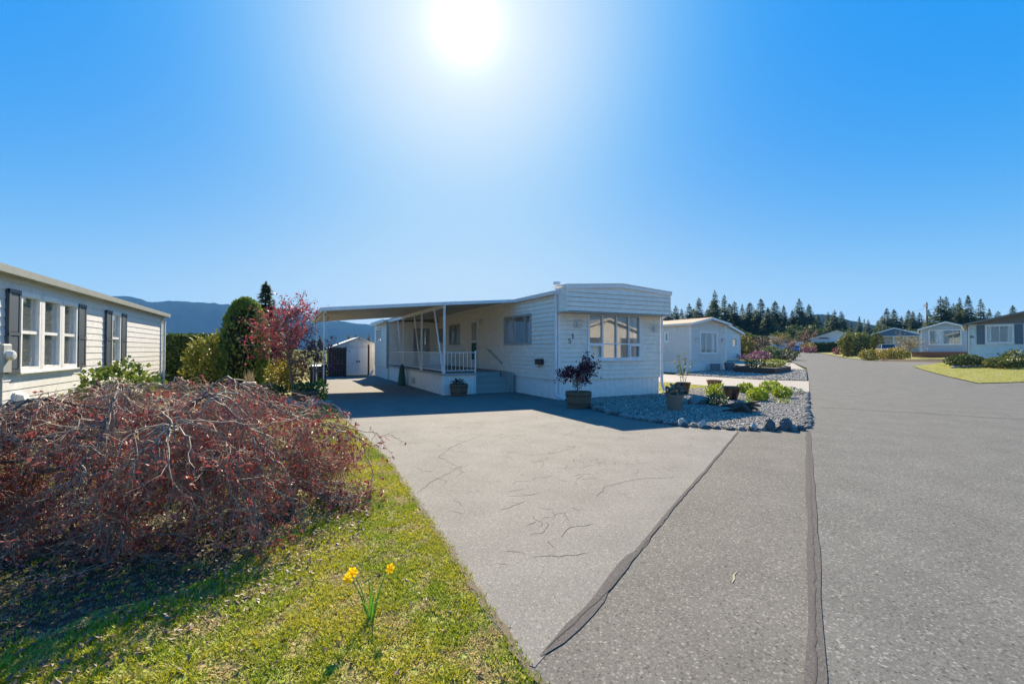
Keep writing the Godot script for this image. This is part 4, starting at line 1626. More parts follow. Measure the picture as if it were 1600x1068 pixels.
func lawn_grass(label: String, poly: PackedVector2Array, count: int, me: Mesh, up: float, seed_: int, bias: Callable) -> void:
	var r := RandomNumberGenerator.new()
	r.seed = seed_
	var lo := poly[0]
	var hi := poly[0]
	for p in poly:
		lo = lo.min(p)
		hi = hi.max(p)
	var f := FastNoiseLite.new()
	f.seed = 9
	f.frequency = 0.9
	f.fractal_octaves = 3
	var where := []
	var cols := PackedColorArray()
	var tries := 0
	while where.size() < count and tries < count * 6:
		tries += 1
		var x := r.randf_range(lo.x, hi.x)
		var z := r.randf_range(lo.y, hi.y)
		if r.randf() > bias.call(x, z) or not inside(poly, x, z):
			continue
		var k := f.get_noise_2d(x, z)
		var k2 := f.get_noise_2d(x * 3.1 + 40, z * 3.1)
		var dry := smoothstep(0.05, 0.45, k2 + r.randf_range(-0.25, 0.25))
		var c := Color(0.29, 0.35, 0.014).lerp(Color(0.46, 0.43, 0.03), clampf(0.5 + k * 1.6, 0, 1)).lerp(Color(0.5, 0.37, 0.18), dry * 0.85)
		var q := r.randf_range(0.75, 1.2)
		cols.append(Color(c.r * q, c.g * q, c.b * q))
		var sc := r.randf_range(0.6, 1.25) * (1.0 - 0.3 * dry)
		where.append(Transform3D(Basis(Vector3.UP, r.randf() * TAU).scaled(Vector3(1.1, sc, 1.1)), gp(x, z, up)))
	var o := scatter("grass", me, where, cols, self)
	tag(o, label, "grass")

# ---------------------------------------------------------------- cars, poles
func car(called: String, label: String, at: Vector3, turn: float, paint: Material, tall := 1.0) -> void:
	var t := thing(called, label, "car", at, turn, "cars parked by the far homes")
	# x along the car, front at +x
	var g := Geo.new()
	var low := PackedVector2Array([Vector2(-2.1, 0.3), Vector2(2.1, 0.3), Vector2(2.18, 0.55), Vector2(2.05, 0.78), Vector2(1.05, 0.92), Vector2(-1.75, 0.95), Vector2(-2.12, 0.85)])
	g.prism(low, -0.86, 0.86)
	put("body", g, paint, t)
	var hgt := 1.45 * tall
	g = Geo.new()
	var a := [Vector2(1.05, 0.91), Vector2(0.35, hgt), Vector2(-1.2, hgt), Vector2(-1.8, 0.93)]
	var ring0 := []
	var ring1 := []
	for q in a:
		var k: float = 0.82 if q.y < 1.0 else 0.62
		ring0.append(Vector3(q.x, q.y, k))
		ring1.append(Vector3(q.x, q.y, -k))
	for i in 3:
		g.quad(ring0[i], ring1[i], ring1[i + 1], ring0[i + 1])
	g.quad(ring0[0], ring0[1], ring0[2], ring0[3])
	g.quad(ring1[3], ring1[2], ring1[1], ring1[0])
	put("windows", g, M.car_glass, t)
	g = Geo.new()
	g.box(Vector3(-1.22, hgt - 0.01, -0.6), Vector3(0.36, hgt + 0.03, 0.6))
	for s in [-1, 1]:
		for q in [[1.05, 0.35], [-1.8, -1.2], [-0.4, -0.4]]:
			g.bar(Vector3(q[0], 0.92, s * 0.825), Vector3(q[1], hgt, s * 0.63), 0.07, 0.03)
	put("roof", g, paint, t)
	for x in [-1.35, 1.35]:
		for s in [-1, 1]:
			var w := Geo.new()
			w.lathe([Vector2(0.2, -0.1), Vector2(0.31, -0.1), Vector2(0.33, -0.06), Vector2(0.33, 0.06), Vector2(0.31, 0.1), Vector2(0.2, 0.1)], 16)
			var o := put("wheel", w, M.tyre, t)
			o.rotation.x = PI / 2
			o.position = Vector3(x, 0.33, s * 0.78)
			w = Geo.new()
			w.lathe([Vector2(0.0, -0.09), Vector2(0.2, -0.09), Vector2(0.2, 0.09), Vector2(0.0, 0.09)], 12)
			put("rim", w, M.metal_pale, o)
	for s in [-1, 1]:
		g = Geo.new()
		g.box(Vector3(2.0, 0.58, s * 0.62 - 0.16), Vector3(2.17, 0.72, s * 0.62 + 0.16))
		put("headlight", g, M.lamp_glass, t)

func utility_pole(label: String, at: Vector3, h: float, turn: float) -> void:
	var t := thing("utility_pole", label, "pole", at, turn)
	var g := Geo.new()
	g.tube(PackedVector3Array([Vector3(0, -0.2, 0), Vector3(0, h, 0)]), PackedFloat32Array([0.16, 0.1]), 10, true)
	put("shaft", g, M.pole_wood, t)
	g = Geo.new()
	g.box(Vector3(-1.1, h - 0.6, -0.16), Vector3(1.1, h - 0.48, -0.1))
	put("cross_arm", g, M.pole_wood, t)
	for x in [-1.0, -0.4, 0.4, 1.0]:
		g = Geo.new()
		g.lathe([Vector2(0.05, h - 0.48), Vector2(0.06, h - 0.38), Vector2(0.03, h - 0.3), Vector2(0.0, h - 0.29)], 8, Vector3(x, 0, -0.13))
		put("insulator", g, M.stone, t)
	g = Geo.new()
	g.lathe([Vector2(0.0, h - 2.1), Vector2(0.25, h - 2.1), Vector2(0.25, h - 1.2), Vector2(0.0, h - 1.1)], 12, Vector3(-0.4, 0, 0.0))
	put("transformer", g, M.frame_grey, t)

func wire(label: String, a: Vector3, b: Vector3, sag: float) -> void:
	var pts := PackedVector3Array()
	var rad := PackedFloat32Array()
	for i in 15:
		var q := i / 14.0
		pts.append(a.lerp(b, q) - Vector3(0, sag * 4.0 * q * (1.0 - q), 0))
		rad.append(0.02)
	var g := Geo.new()
	g.tube(pts, rad, 4)
	var o := put("overhead_wire", g, M.metal_dark)
	tag(o, label, "wire", "overhead wires behind the blue home")

# ---------------------------------------------------------------- sky, hills
func sky_texture() -> ImageTexture:
	# clear spring air: pale at the horizon, deep blue above, bright round the sun
	var w := 512
	var h := 256
	var im := Image.create(w, h, false, Image.FORMAT_RGBF)
	var az := deg_to_rad(SUN_AZ)
	var el := deg_to_rad(SUN_EL)
	var sun := Vector3(sin(az) * cos(el), sin(el), -cos(az) * cos(el))
	for y in h:
		var e := PI / 2 - PI * (y + 0.5) / h
		var deg := maxf(rad_to_deg(e), 0.0)
		var kr := exp(-pow(deg / 7.6, 1.23))
		var kg := exp(-pow(deg / 9.65, 1.15))
		var base := Vector3(lerpf(0.002, 0.5, kr), lerpf(0.26, 0.72, kg), lerpf(0.78, 0.8, kg))
		for x in w:
			var a := (x + 0.5) / w * TAU
			var d := Vector3(sin(a) * cos(e), sin(e), -cos(a) * cos(e))
			var g := rad_to_deg(acos(clampf(d.dot(sun), -1, 1)))
			var da := rad_to_deg(absf(angle_difference(a, az)))
			var c := base
			var low := 1.0 * exp(-deg / 23.0) * exp(-pow(da / 28.0, 2.0))
			low = 1.0 - (1.0 - low) * (1.0 - 0.6 * exp(-deg / 8.0) * exp(-pow(da / 60.0, 2.0)))
			c = c.lerp(Vector3(0.62, 0.745, 0.8), low)
			c.x = lerpf(c.x, 0.72, exp(-pow(g / 15.5, 2.3)))
			c.y = lerpf(c.y, 0.82, exp(-pow(g / 17.5, 2.1)))
			c.z = lerpf(c.z, 0.88, exp(-pow(g / 22.0, 1.8)))
			c += Vector3(1.0, 0.97, 0.9) * (2.6 * exp(-pow(g / 1.3, 0.95)))
			im.set_pixel(x, y, Color(c.x, c.y, c.z))
	return ImageTexture.create_from_image(im)

func bearing(deg: float, dist: float) -> Vector2:
	return Vector2(sin(deg_to_rad(deg)), -cos(deg_to_rad(deg))) * dist

func hill(called: String, ridge: Array, dist: float, deep: float, seed_: int) -> void:
	var f := FastNoiseLite.new()
	f.seed = seed_
	f.frequency = 0.0035
	f.fractal_octaves = 5
	var g := Geo.new()
	var rows := 14
	var prev := []
	for i in ridge.size() - 1:
		for k in 10:
			var q := k / 10.0
			var b := lerpf(ridge[i][0], ridge[i + 1][0], q)
			var h := lerpf(ridge[i][1], ridge[i + 1][1], q)
			var col := []
			for j in rows + 1:
				var v := float(j) / rows
				var p := bearing(b, dist - deep + 2.0 * deep * v)
				var y := h * pow(sin(PI * v), 0.9) * (1.0 + 0.12 * f.get_noise_2d(p.x, p.y)) + f.get_noise_2d(p.x * 6.0, p.y * 6.0) * 3.0 * sin(PI * v)
				col.append(Vector3(p.x, y - 2.0, p.y))
			if prev:
				for j in rows:
					g.quad(prev[j], col[j], col[j + 1], prev[j + 1])
			prev = col
	structure(called, g, M.hill)

func camera_and_light() -> void:
	var cam := Camera3D.new()
	cam.name = "camera"
	cam.position = Vector3(0, 1.6, 0)
	cam.rotation_degrees = Vector3(0.967, -YAW, 0)
	cam.fov = 73.82
	cam.near = 0.05
	cam.far = 12000.0
	add_child(cam)
	cam.current = true
	var env := Environment.new()
	env.background_mode = Environment.BG_SKY
	var sky := Sky.new()
	var pm := PanoramaSkyMaterial.new()
	pm.panorama = sky_texture()
	sky.sky_material = pm
	env.sky = sky
	env.background_energy_multiplier = 0.42
	env.tonemap_mode = Environment.TONE_MAPPER_LINEAR
	env.tonemap_exposure = 2.75
	env.sdfgi_enabled = true
	env.ssao_enabled = true
	env.ssil_enabled = true
	env.fog_enabled = true
	env.fog_density = 0.00014
	env.fog_light_color = Color(0.45, 0.72, 1.0)
	var we := WorldEnvironment.new()
	we.name = "world_environment"
	we.environment = env
	add_child(we)
	var sun := DirectionalLight3D.new()
	sun.name = "sun"
	sun.light_energy = 1.6
	sun.light_color = Color(1.0, 0.93, 0.815)
	sun.light_angular_distance = 0.53
	sun.shadow_enabled = true
	sun.rotation = Vector3(-deg_to_rad(SUN_EL), PI - deg_to_rad(SUN_AZ), 0)
	add_child(sun)

# ---------------------------------------------------------------- ground, roads, beds
func V(x: float, z: float) -> Vector2:
	return Vector2(x, z)

func ground_and_roads() -> void:
	var g := Geo.new()
	var line := [-3300.0, -2600.0, -1500.0, -800.0, -400.0, -250.0]
	for i in 92:
		line.append(-180.0 + i * 4.0)
	line.append_array([260.0, 400.0, 800.0, 1500.0, 2600.0, 3300.0])
	for i in line.size() - 1:
		for j in line.size() - 1:
			g.quad(gp(line[i], line[j], -0.12), gp(line[i], line[j + 1], -0.12), gp(line[i + 1], line[j + 1], -0.12), gp(line[i + 1], line[j], -0.12))
	structure("ground", g, M.ground)
	# the lawn left of the drive
	var lawn := PackedVector2Array([V(-4.65, 3), V(1.2, 3), V(1.22, -24), V(1.0, -30), V(-12, -30), V(-12, -23.4), V(-4.65, -23.4)])
	structure("lawn", sheet(lawn, 0.002), M.turf)
	# the drive, with an uneven edge along the grass
	var drive := wobble([V(1.13, -2.02), V(1.83, -2.43), V(3.41, -3.34), V(7.75, -5.9), V(8.1, -6.2), V(7.5, -7.03), V(7.4, -8.07), V(8.0, -10.9), V(8.0, -12.2), V(7.8, -12.3), V(7.8, -15.9), V(4.95, -15.9), V(4.95, -30), V(1.25, -30)], 40.0, 0.0, 1)
	drive.append_array(wobble([V(1.25, -30), V(1.2, -15), V(1.2, -11.6), V(1.33, -6.7), V(1.18, -3.55), V(1.08, -2.1)], 0.22, 0.03, 8, false).slice(1))
	var d := structure("driveway", slab(drive, 0.0065, 0.09), M.asphalt_drive)
	# the apron between drive and road, and the road
	var apron := PackedVector2Array([V(1.08, -2.25), V(1.06, -0.62), rsn(10.95, 0.0), V(8.3, -6.4), V(3.41, -3.45), V(1.83, -2.55)])
	structure("road_apron", sheet(apron, 0.003), M.asphalt_apron)
	var road := PackedVector2Array()
	for p in [[-40, 0.0], [0, 0.0], [28, 0.0], [42, -0.1], [54, -1.3], [73, -2.6], [91, -4.2], [115, -6.4], [140, -9.0], [140, 0.5], [118, 0.6], [96, 2.5], [72, 3.9], [60, 6.0], [50, 9.6], [46, 6.7], [40, 6.5], [34.7, 6.5], [29.6, 6.6], [31.5, 8.6], [40, 24.0], [10, 24.0], [-40, 24.0]]:
		road.append(rsn(p[0], p[1]))
	structure("road", sheet(road, 0.0, 2.0), M.asphalt_road)
	# tar-filled joints: along the drive, and along the road edge
	var tar := ribbon(wobble([V(1.95, -2.47), V(2.6, -2.87), V(3.41, -3.36), V(5.2, -4.4), V(7.9, -6.0)], 0.3, 0.008, 21, false), 0.03, 0.0095, 4)
	var wide := ribbon(wobble([V(1.2, -2.08), V(1.5, -2.22), V(1.8, -2.38), V(2.15, -2.61), V(2.5, -2.82)], 0.12, 0.012, 27, false), 0.075, 0.0088, 9)
	tar.v.append_array(wide.v)
	tar.n.append_array(wide.n)
	var t := structure("tar_joint", tar, M.tar)
	put("crack", ribbon(wobble([V(1.25, -2.11), V(1.95, -2.45), V(3.41, -3.345), V(5.2, -4.39), V(7.9, -6.0)], 0.09, 0.007, 22, false), 0.009, 0.011, 4), M.crack, t)
	t = structure("tar_joint", ribbon(wobble([rsn(-1.5, 0.0), rsn(4, 0.02), rsn(10.6, -0.02)], 0.4, 0.006, 23, false), 0.08, 0.006, 5, false), M.tar)
	put("crack", ribbon(wobble([rsn(-1.5, 0.0), rsn(4, 0.02), rsn(10.6, -0.02)], 0.08, 0.008, 24, false), 0.009, 0.0085, 4), M.crack, t)
	t = structure("tar_joint", ribbon(wobble([rsn(20, -0.05), rsn(27.5, -0.1)], 0.4, 0.02, 25, false), 0.11, 0.018, 5), M.tar)
	# crumbled soil where the grass meets the drive
	put("edge_soil", ribbon(wobble([V(1.2, -15), V(1.2, -11.6), V(1.33, -6.7), V(1.18, -3.55), V(1.1, -2.1), V(1.07, -0.8)], 0.09, 0.02, 28, false), 0.04, 0.011, 7), M.edge_soil, d)
	# smaller cracks
	var rc := [
		[V(1.3, -5.0), V(1.55, -5.35), V(1.95, -5.7), V(2.2, -6.0)], [V(2.1, -5.9), V(2.05, -6.6), V(2.5, -7.2), V(3.3, -7.9)], [V(1.9, -4.1), V(2.15, -4.2), V(2.3, -4.25)],
		[V(3.0, -4.0), V(3.35, -4.3), V(3.9, -4.35), V(4.4, -4.2)], [V(2.1, -3.3), V(2.3, -3.45), V(2.55, -3.4)],
		[V(1.7, -3.1), V(1.9, -3.0), V(2.15, -2.95)], 
		[V(4.6, -8.2), V(5.2, -8.5), V(5.6, -8.4)], [V(3.4, -9.2), V(4.0, -9.4)], [V(3.2, -6.1), V(3.6, -6.0), V(4.2, -6.2)]]
	var k := 0
	for c in rc:
		put("crack", ribbon(wobble(c, 0.06, 0.02, 30 + k, false), 0.0065, 0.0085, 60 + k), M.crack, d)
		k += 1
	# a web of hairline cracks
	rng.seed = 12
	var web := Geo.new()
	for i in 300:
		var x := rng.randf_range(1.5, 6.5)
		var z := rng.randf_range(-9.5, -2.6)
		if not inside(drive, x, z) or z > -2.9 - (x - 1.5) * 0.5:
			continue
		var a := rng.randf() * TAU
		var p := V(x, z)
		var path := PackedVector2Array([p])
		for j in rng.randi_range(2, 6):
			a += rng.randf_range(-0.9, 0.9)
			p += Vector2(cos(a), sin(a)) * rng.randf_range(0.03, 0.09)
			path.append(p)
		var b := ribbon(path, 0.005, 0.0085, i)
		web.v.append_array(b.v)
		web.n.append_array(b.n)
	stuff(put("hairline_cracks", web, M.crack, d))
	t = structure("tar_joint", ribbon(wobble([rsn(15.3, 0.1), rsn(15.2, 3.0), rsn(15.0, 8.0), rsn(14.6, 14.0)], 0.25, 0.03, 26, false), 0.03, 0.005, 6), M.tar)
	var ch := structure("chalk_mark", ribbon(PackedVector2Array([V(2.74, -2.14), V(2.8, -2.17), V(2.85, -2.21), V(2.93, -2.24)]), 0.012, 0.0075, 3), M.chalk)
	ch.set_meta("label", "faint yellow paint mark on the apron")
	# the neighbour's drive, the strip of grass before it, the beds
	var d2 := PackedVector2Array([V(15.6, -18.5), V(16.5, -16.5), V(16.55, -13.9), V(16.8, -12.5), V(17.2, -11.0), V(17.75, -10.44), V(23.6, -13.9), V(22.3, -15.6), V(22.2, -18.4), V(21.6, -21.1), V(21.2, -40), V(15.6, -40)])
	structure("neighbour_driveway", sheet(d2, 0.02), M.concrete)
	var strip := PackedVector2Array([V(12.1, -12.4), V(13.2, -12.9), V(14.8, -13.3), V(16.5, -13.6), V(16.45, -16.4), V(15.6, -18.5), V(15.6, -40), V(12.0, -40)])
	structure("grass_strip", sheet(strip, 0.012), M.turf)
	lawn_grass("short yellow green grass between the home and the neighbour's drive", PackedVector2Array([V(12.2, -13), V(16.4, -13.7), V(16.4, -16.4), V(15.5, -18.5), V(12.2, -22)]), 5000, grass_tuft(3, 7, 0.05, 0.05), 0.012, 41, func(_x, _z): return 1.0)
	var right := PackedVector2Array()
	for p in [[29.6, 6.62], [34.7, 6.52], [40, 6.52], [46, 6.72], [50, 9.6], [60, 12], [60, 40], [42, 28], [31.5, 8.62]]:
		right.append(rsn(p[0], p[1]))
	structure("lawn", sheet(right, 0.03, 2.0), M.turf)
	lawn_grass("bright mown grass before the pale blue home across the road", right, 16000, grass_tuft(4, 8, 0.06, 0.09), 0.03, 42, func(x, z): return 1.0 if Vector2(x, z).length() < 60 else 0.25)
	var verge := PackedVector2Array()
	for p in [[60, 6.2], [72, 4.1], [96, 2.7], [118, 0.8], [150, 0.9], [150, 30], [70, 40], [62, 20]]:
		verge.append(rsn(p[0], p[1]))
	structure("verge", sheet(verge, 0.02, 5.0), M.turf)
	# near gravel bed
	var bed := PackedVector2Array([V(7.86, -12.2), V(7.8, -10.9), V(7.3, -9.6), V(7.2, -8.1), V(7.38, -7.0), V(8.0, -6.13), V(9.3, -5.56), V(17.2, -10.2), V(16.4, -13.3), V(14.6, -13.2), V(13.0, -12.8), V(12.0, -12.2)])
	var gb := structure("gravel_bed", sheet(bed, 0.024), M.gravel_base)
	pebbles("pebbles", gb, bed, 36000, 0.014, 0.03, 0.028, 51)
	edging(gb, [V(7.75, -10.9), V(7.28, -9.6), V(7.18, -8.1), V(7.36, -7.0), V(8.0, -6.12), V(9.28, -5.52)], 0.2, 0.07, 61)
	edging(gb, [V(9.5, -5.6), V(13.0, -7.72), V(17.2, -10.2)], 0.26, 0.05, 62)
	for q in [[7.42, -6.95, 0.13, "stone_pale"], [7.62, -6.6, 0.12, "stone_pale"], [8.3, -5.98, 0.11, "stone_pale"], [8.62, -5.86, 0.17, "stone_dark"], [8.93, -5.72, 0.19, "stone_dark"]]:
		var b := Geo.new()
		b.blob(Vector3(q[0], q[2] * 0.35, q[1]), Vector3(q[2] * 0.85, q[2], q[2] * 0.6), int(q[0] * 1000), 6, 9, 0.14)
		put("edging_stone", b, M[q[3]], gb)
	# the neighbour's gravel
	var bed2 := PackedVector2Array([V(21.9, -21.1), V(22.4, -18.4), V(22.4, -15.7), V(23.8, -14.1), V(33.0, -19.6), V(34.4, -23.4), V(30.0, -24.5), V(24.8, -22.5)])
	gb = structure("gravel_bed", sheet(bed2, 0.024, 2.0), M.gravel_base)
	pebbles("pebbles", gb, bed2, 12000, 0.03, 0.06, 0.03, 52)
	var s3 := PackedVector2Array([V(34.8, -24.0), V(33.6, -20.1), V(43.5, -27.0), V(44.5, -29.2), V(36.5, -30.5)])
	structure("far_driveway", sheet(s3, 0.03, 2.0), M.concrete)

func pebbles(called: String, parent: Node3D, poly: PackedVector2Array, count: int, r0: float, r1: float, up: float, seed_: int) -> void:
	var r := RandomNumberGenerator.new()
	r.seed = seed_
	var b := Geo.new()
	b.colored = true
	b.blob(Vector3.ZERO, Vector3(1, 0.62, 0.8), seed_, 3, 6, 0.2)
	var me := b.mesh(M.pebble)
	var lo := poly[0]
	var hi := poly[0]
	for p in poly:
		lo = lo.min(p)
		hi = hi.max(p)
	var where := []
	var cols := PackedColorArray()
	while where.size() < count:
		var x := r.randf_range(lo.x, hi.x)
		var z := r.randf_range(lo.y, hi.y)
		if not inside(poly, x, z):
			continue
		var k := r.randf_range(r0, r1)
		where.append(Transform3D(Basis.from_euler(Vector3(r.randf_range(-0.4, 0.4), r.randf() * TAU, r.randf_range(-0.4, 0.4))).scaled(Vector3.ONE * k), gp(x, z, up + r.randf_range(-0.3, 0.35) * k)))
		var q := r.randf()
		var c := Color(0.2, 0.185, 0.165).lerp(Color(0.34, 0.32, 0.285), r.randf())
		if q < 0.12:
			c = Color(0.5, 0.48, 0.43)
		elif q < 0.3:
			c = Color(0.1, 0.105, 0.11)
		elif q < 0.4:
			c = Color(0.3, 0.24, 0.18)
		cols.append(c)
	scatter(called, me, where, cols, parent)

func edging(parent: Node3D, path: Array, step: float, size: float, seed_: int) -> void:
	var r := RandomNumberGenerator.new()
	r.seed = seed_
	for i in path.size() - 1:
		var a: Vector2 = path[i]
		var b: Vector2 = path[i + 1]
		var n := maxi(1, int(round(a.distance_to(b) / step)))
		for j in n:
			var p := a.lerp(b, (j + 0.5) / n) + Vector2(r.randf_range(-0.03, 0.03), r.randf_range(-0.03, 0.03))
			var k := size * r.randf_range(0.75, 1.25)
			var g := Geo.new()
			g.blob(Vector3(p.x, k * 0.45, p.y), Vector3(step * 0.52, k, k * 1.25), r.randi() % 9999, 5, 8, 0.16)
			var o := put("edging_stone", g, M[["stone", "stone", "stone_dark", "stone_dark"][r.randi_range(0, 3)]], parent)
			o.rotation = Vector3.ZERO

# ---------------------------------------------------------------- plants and pots round the lot
func lot_garden() -> void:
	var lawn := PackedVector2Array([V(-4.5, -0.3), V(1.12, -0.3), V(1.1, -2.1), V(1.2, -3.55), V(1.34, -6.7), V(1.2, -11.6), V(1.14, -15), V(-3.9, -15)])
	var near := func(x: float, z: float) -> float:
		# mulch under the maple has little grass; thin out with distance
		var k := 1.0 if Vector2(x + 1.5, z + 5.2).length() > 1.75 else 0.14
		return k * clampf(1.25 + z * 0.06, 0.3, 1.0)
	lawn_grass("short mossy lawn grass with brown patches beside the drive", lawn, 90000, grass_tuft(1, 8, 0.032, 0.03), -0.004, 40, near)
	var r := RandomNumberGenerator.new()
	r.seed = 4
	# leaf litter under the maple and thinly over the lawn
	var lf := Geo.new()
	lf.colored = true
	lf.leaf(Vector3(-0.5, 0, 0), Vector3(1, 0.1, 0).normalized(), Vector3(0, 0, 1), 1.0, 0.32, 0.5)
	var me := lf.mesh(M.leaf)
	var where := []
	var cols := PackedColorArray()
	while where.size() < 8000:
		var a := r.randf() * TAU
		var k := sqrt(r.randf()) * 2.3
		var p := Vector2(-1.5 + cos(a) * k, -5.0 + sin(a) * k * 0.95)
		if r.randf() < 0.12:
			p = Vector2(r.randf_range(-3.5, 1.1), r.randf_range(-9, -1.2))
		if not inside(lawn, p.x, p.y):
			continue
		var s := r.randf_range(0.02, 0.05)
		where.append(Transform3D(Basis.from_euler(Vector3(r.randf_range(-0.7, 0.7), r.randf() * TAU, r.randf_range(-0.7, 0.7))).scaled(Vector3.ONE * s), Vector3(p.x, 0.012 + r.randf() * 0.018, p.y)))
		cols.append(mixc(r, Color(0.1, 0.06, 0.035), Color(0.2, 0.14, 0.085), 0.25))
	tag(scatter("leaf_litter", me, where, cols, self), "dry brown leaf litter under the weeping maple", "leaves")
	var soil := wobble([V(0.15, -5.2), V(-0.4, -3.9), V(-1.6, -3.3), V(-2.9, -3.8), V(-3.4, -5.2), V(-2.8, -6.6), V(-1.4, -7.2), V(-0.2, -6.6)], 0.2, 0.08, 6)
	structure("mulch", sheet(soil, 0.006), M.soil)
	weeping_maple()
	daffodil(Vector3(0.46, 0, -2.81))
	# against the pale home
	bush("laurel_shrub", "yellow green broad-leaved shrub against the pale siding", Vector3(-3.25, 0, -12.75), Vector3(0.75, 0.66, 0.7), 1500, 0.11, Color(0.19, 0.23, 0.03), Color(0.08, 0.13, 0.02), 101)
	hedge("clipped_hedge", "tall dark clipped hedge behind the pale home", Vector3(-5.6, 0, -26.0), Vector3(6.5, 2.2, 1.6), 16000, 0.14, Color(0.04, 0.085, 0.022), Color(0.085, 0.13, 0.03), 102)
	var y := bush("willow_shrub", "loose yellow green shrub before the dark hedge", Vector3(-2.75, 0, -22.6), Vector3(0.95, 1.1, 0.85), 3800, 0.12, Color(0.34, 0.31, 0.035), Color(0.18, 0.2, 0.03), 103)
	y.set_meta("category", "shrub")
	thuja("cedar_tree", "broad round-topped cedar with thinned brown face", Vector3(-1.55, 0, -22.2), 3.7, 0.88, 9000, 0.16, Color(0.11, 0.18, 0.03), Color(0.22, 0.27, 0.045), 104, 0.8)
	var fir := conifer_meshes(301, 0.7, 1.9, 1.6)
	tree("dark_fir", "dark loose fir rising behind cedar and red maple", Vector3(-1.0, 0, -27.5), 5.2, fir[0], fir[1], 0.8, 0.4, "")
	small_tree("red_maple", "upright red-leaved maple beside the carport posts", Vector3(0.25, 0, -16.9), 4.9, 1.3, 0.05, 48, Color(0.5, 0.09, 0.1), Color(0.28, 0.06, 0.07), 0.07, 9, 105, Color(0.16, 0.13, 0.1), Vector3(-0.12, 0, 0), 0.95)
	small_tree("purple_sapling", "thin dark-leaved sapling before the carport edge", Vector3(0.75, 0, -15.9), 2.9, 0.75, 0.03, 14, Color(0.07, 0.02, 0.05), Color(0.13, 0.03, 0.06), 0.07, 7, 106, Color(0.3, 0.27, 0.22), Vector3(0.1, 0, 0.03))
	bush("forsythia_shrub", "golden leaved shrub under the red maple", Vector3(-0.25, 0, -18.3), Vector3(0.4, 0.62, 0.4), 800, 0.09, Color(0.4, 0.3, 0.02), Color(0.2, 0.19, 0.02), 107)
	bush("fern_shrub", "dark green undergrowth behind the half barrel", Vector3(-0.55, 0, -15.6), Vector3(0.55, 0.28, 0.5), 700, 0.1, Color(0.06, 0.12, 0.02), Color(0.03, 0.06, 0.015), 108)
	bush("perennial_clump", "leafy bright green perennial at the lawn edge", Vector3(-0.35, 0, -13.6), Vector3(0.24, 0.2, 0.24), 350, 0.09, Color(0.12, 0.22, 0.03), Color(0.06, 0.14, 0.02), 109)
	bush("flowering_clump", "yellow flowering plant beside the near carport post", Vector3(0.9, 0, -14.9), Vector3(0.22, 0.34, 0.22), 420, 0.07, Color(0.45, 0.4, 0.02), Color(0.14, 0.2, 0.02), 110)
	bush("undergrowth_shrub", "mixed green shrub between board bin and red maple", Vector3(0.2, 0, -20.6), Vector3(0.6, 0.75, 0.6), 1200, 0.1, Color(0.1, 0.1, 0.03), Color(0.14, 0.06, 0.04), 111)
	var b := barrel("half_barrel", "old half barrel planter at the drive edge by carport", Vector3(0.5, 0, -14.55), 0.36, 0.42, M.barrel_old)
	var fo := Geo.new()
	foliage(fo, Vector3(0, 0.48, 0), Vector3(0.34, 0.14, 0.34), 320, 0.09, Color(0.05, 0.1, 0.02), Color(0.09, 0.14, 0.03), 112, 0.3)
	put("plant", fo, M.leaf, b)
	# square planter with dry grass, blue pot
	var p := thing("square_planter", "pale square planter of dry grass at the cedar's foot", "planter", Vector3(-1.15, 0, -18.4))
	var g := Geo.new()
	g.bevel_box(Vector3(-0.2, 0, -0.2), Vector3(0.2, 0.46, 0.2), 0.015)
	put("shell", g, M.pot_white, p)
	g = Geo.new()
	g.colored = true
	for i in 70:
		g.col = mixc(r, Color(0.32, 0.25, 0.16), Color(0.45, 0.36, 0.22))
		var d := Vector3(r.randf_range(-0.3, 0.3), 1, r.randf_range(-0.3, 0.3)).normalized()
		g.leaf(Vector3(r.randf_range(-0.13, 0.13), 0.44, r.randf_range(-0.13, 0.13)), d, d.cross(rv(r)).normalized(), r.randf_range(0.25, 0.55), 0.006)
	put("dry_grass", g, M.leaf, p)
	pot("blue_pot", "glazed cobalt blue pot beside the square planter", Vector3(-0.72, 0, -18.1), 0.14, 0.2, 0.36, M.pot_blue)
	rng.seed = 31
	for i in 7:
		var q := Geo.new()
		var k := rng.randf_range(0.09, 0.16)
		q.blob(Vector3(0, k * 0.5, 0), Vector3(k * 1.3, k, k), 700 + i, 5, 8)
		var o := put("border_stone", q, M.stone)
		o.position = Vector3(-0.1 + i * 0.2, 0, -13.95 - 0.05 * (i % 3))
		tag(o, "rough grey stone edging the planting by the half barrel", "stone", "stones before the half barrel")
	# on the drive
	b = barrel("half_barrel", "brown half barrel planter before the porch skirting", Vector3(5.35, 0.012, -14.9), 0.32, 0.4, M.barrel_wood)
	fo = Geo.new()
	foliage(fo, Vector3(0, 0.44, 0), Vector3(0.24, 0.13, 0.24), 160, 0.07, Color(0.05, 0.05, 0.03), Color(0.13, 0.07, 0.04), 113, 0.2)
	put("plant", fo, M.leaf, b)
	b = barrel("half_barrel", "mossy half barrel holding the little purple maple", Vector3(7.2, 0.012, -10.4), 0.36, 0.44, M.barrel_old)
	small_tree("purple_maple", "little purple-leaved maple growing in the mossy half barrel", Vector3(7.2, 0.38, -10.4), 1.15, 0.62, 0.026, 17, Color(0.045, 0.008, 0.022), Color(0.1, 0.015, 0.035), 0.058, 14, 114, Color(0.2, 0.17, 0.15), Vector3(-0.05, 0, 0.0), 0.55)
	var u := thing("patio_umbrella", "closed dark green patio umbrella leaning against the porch skirting", "umbrella", Vector3(4.68, 0.012, -20.6))
	g = Geo.new()
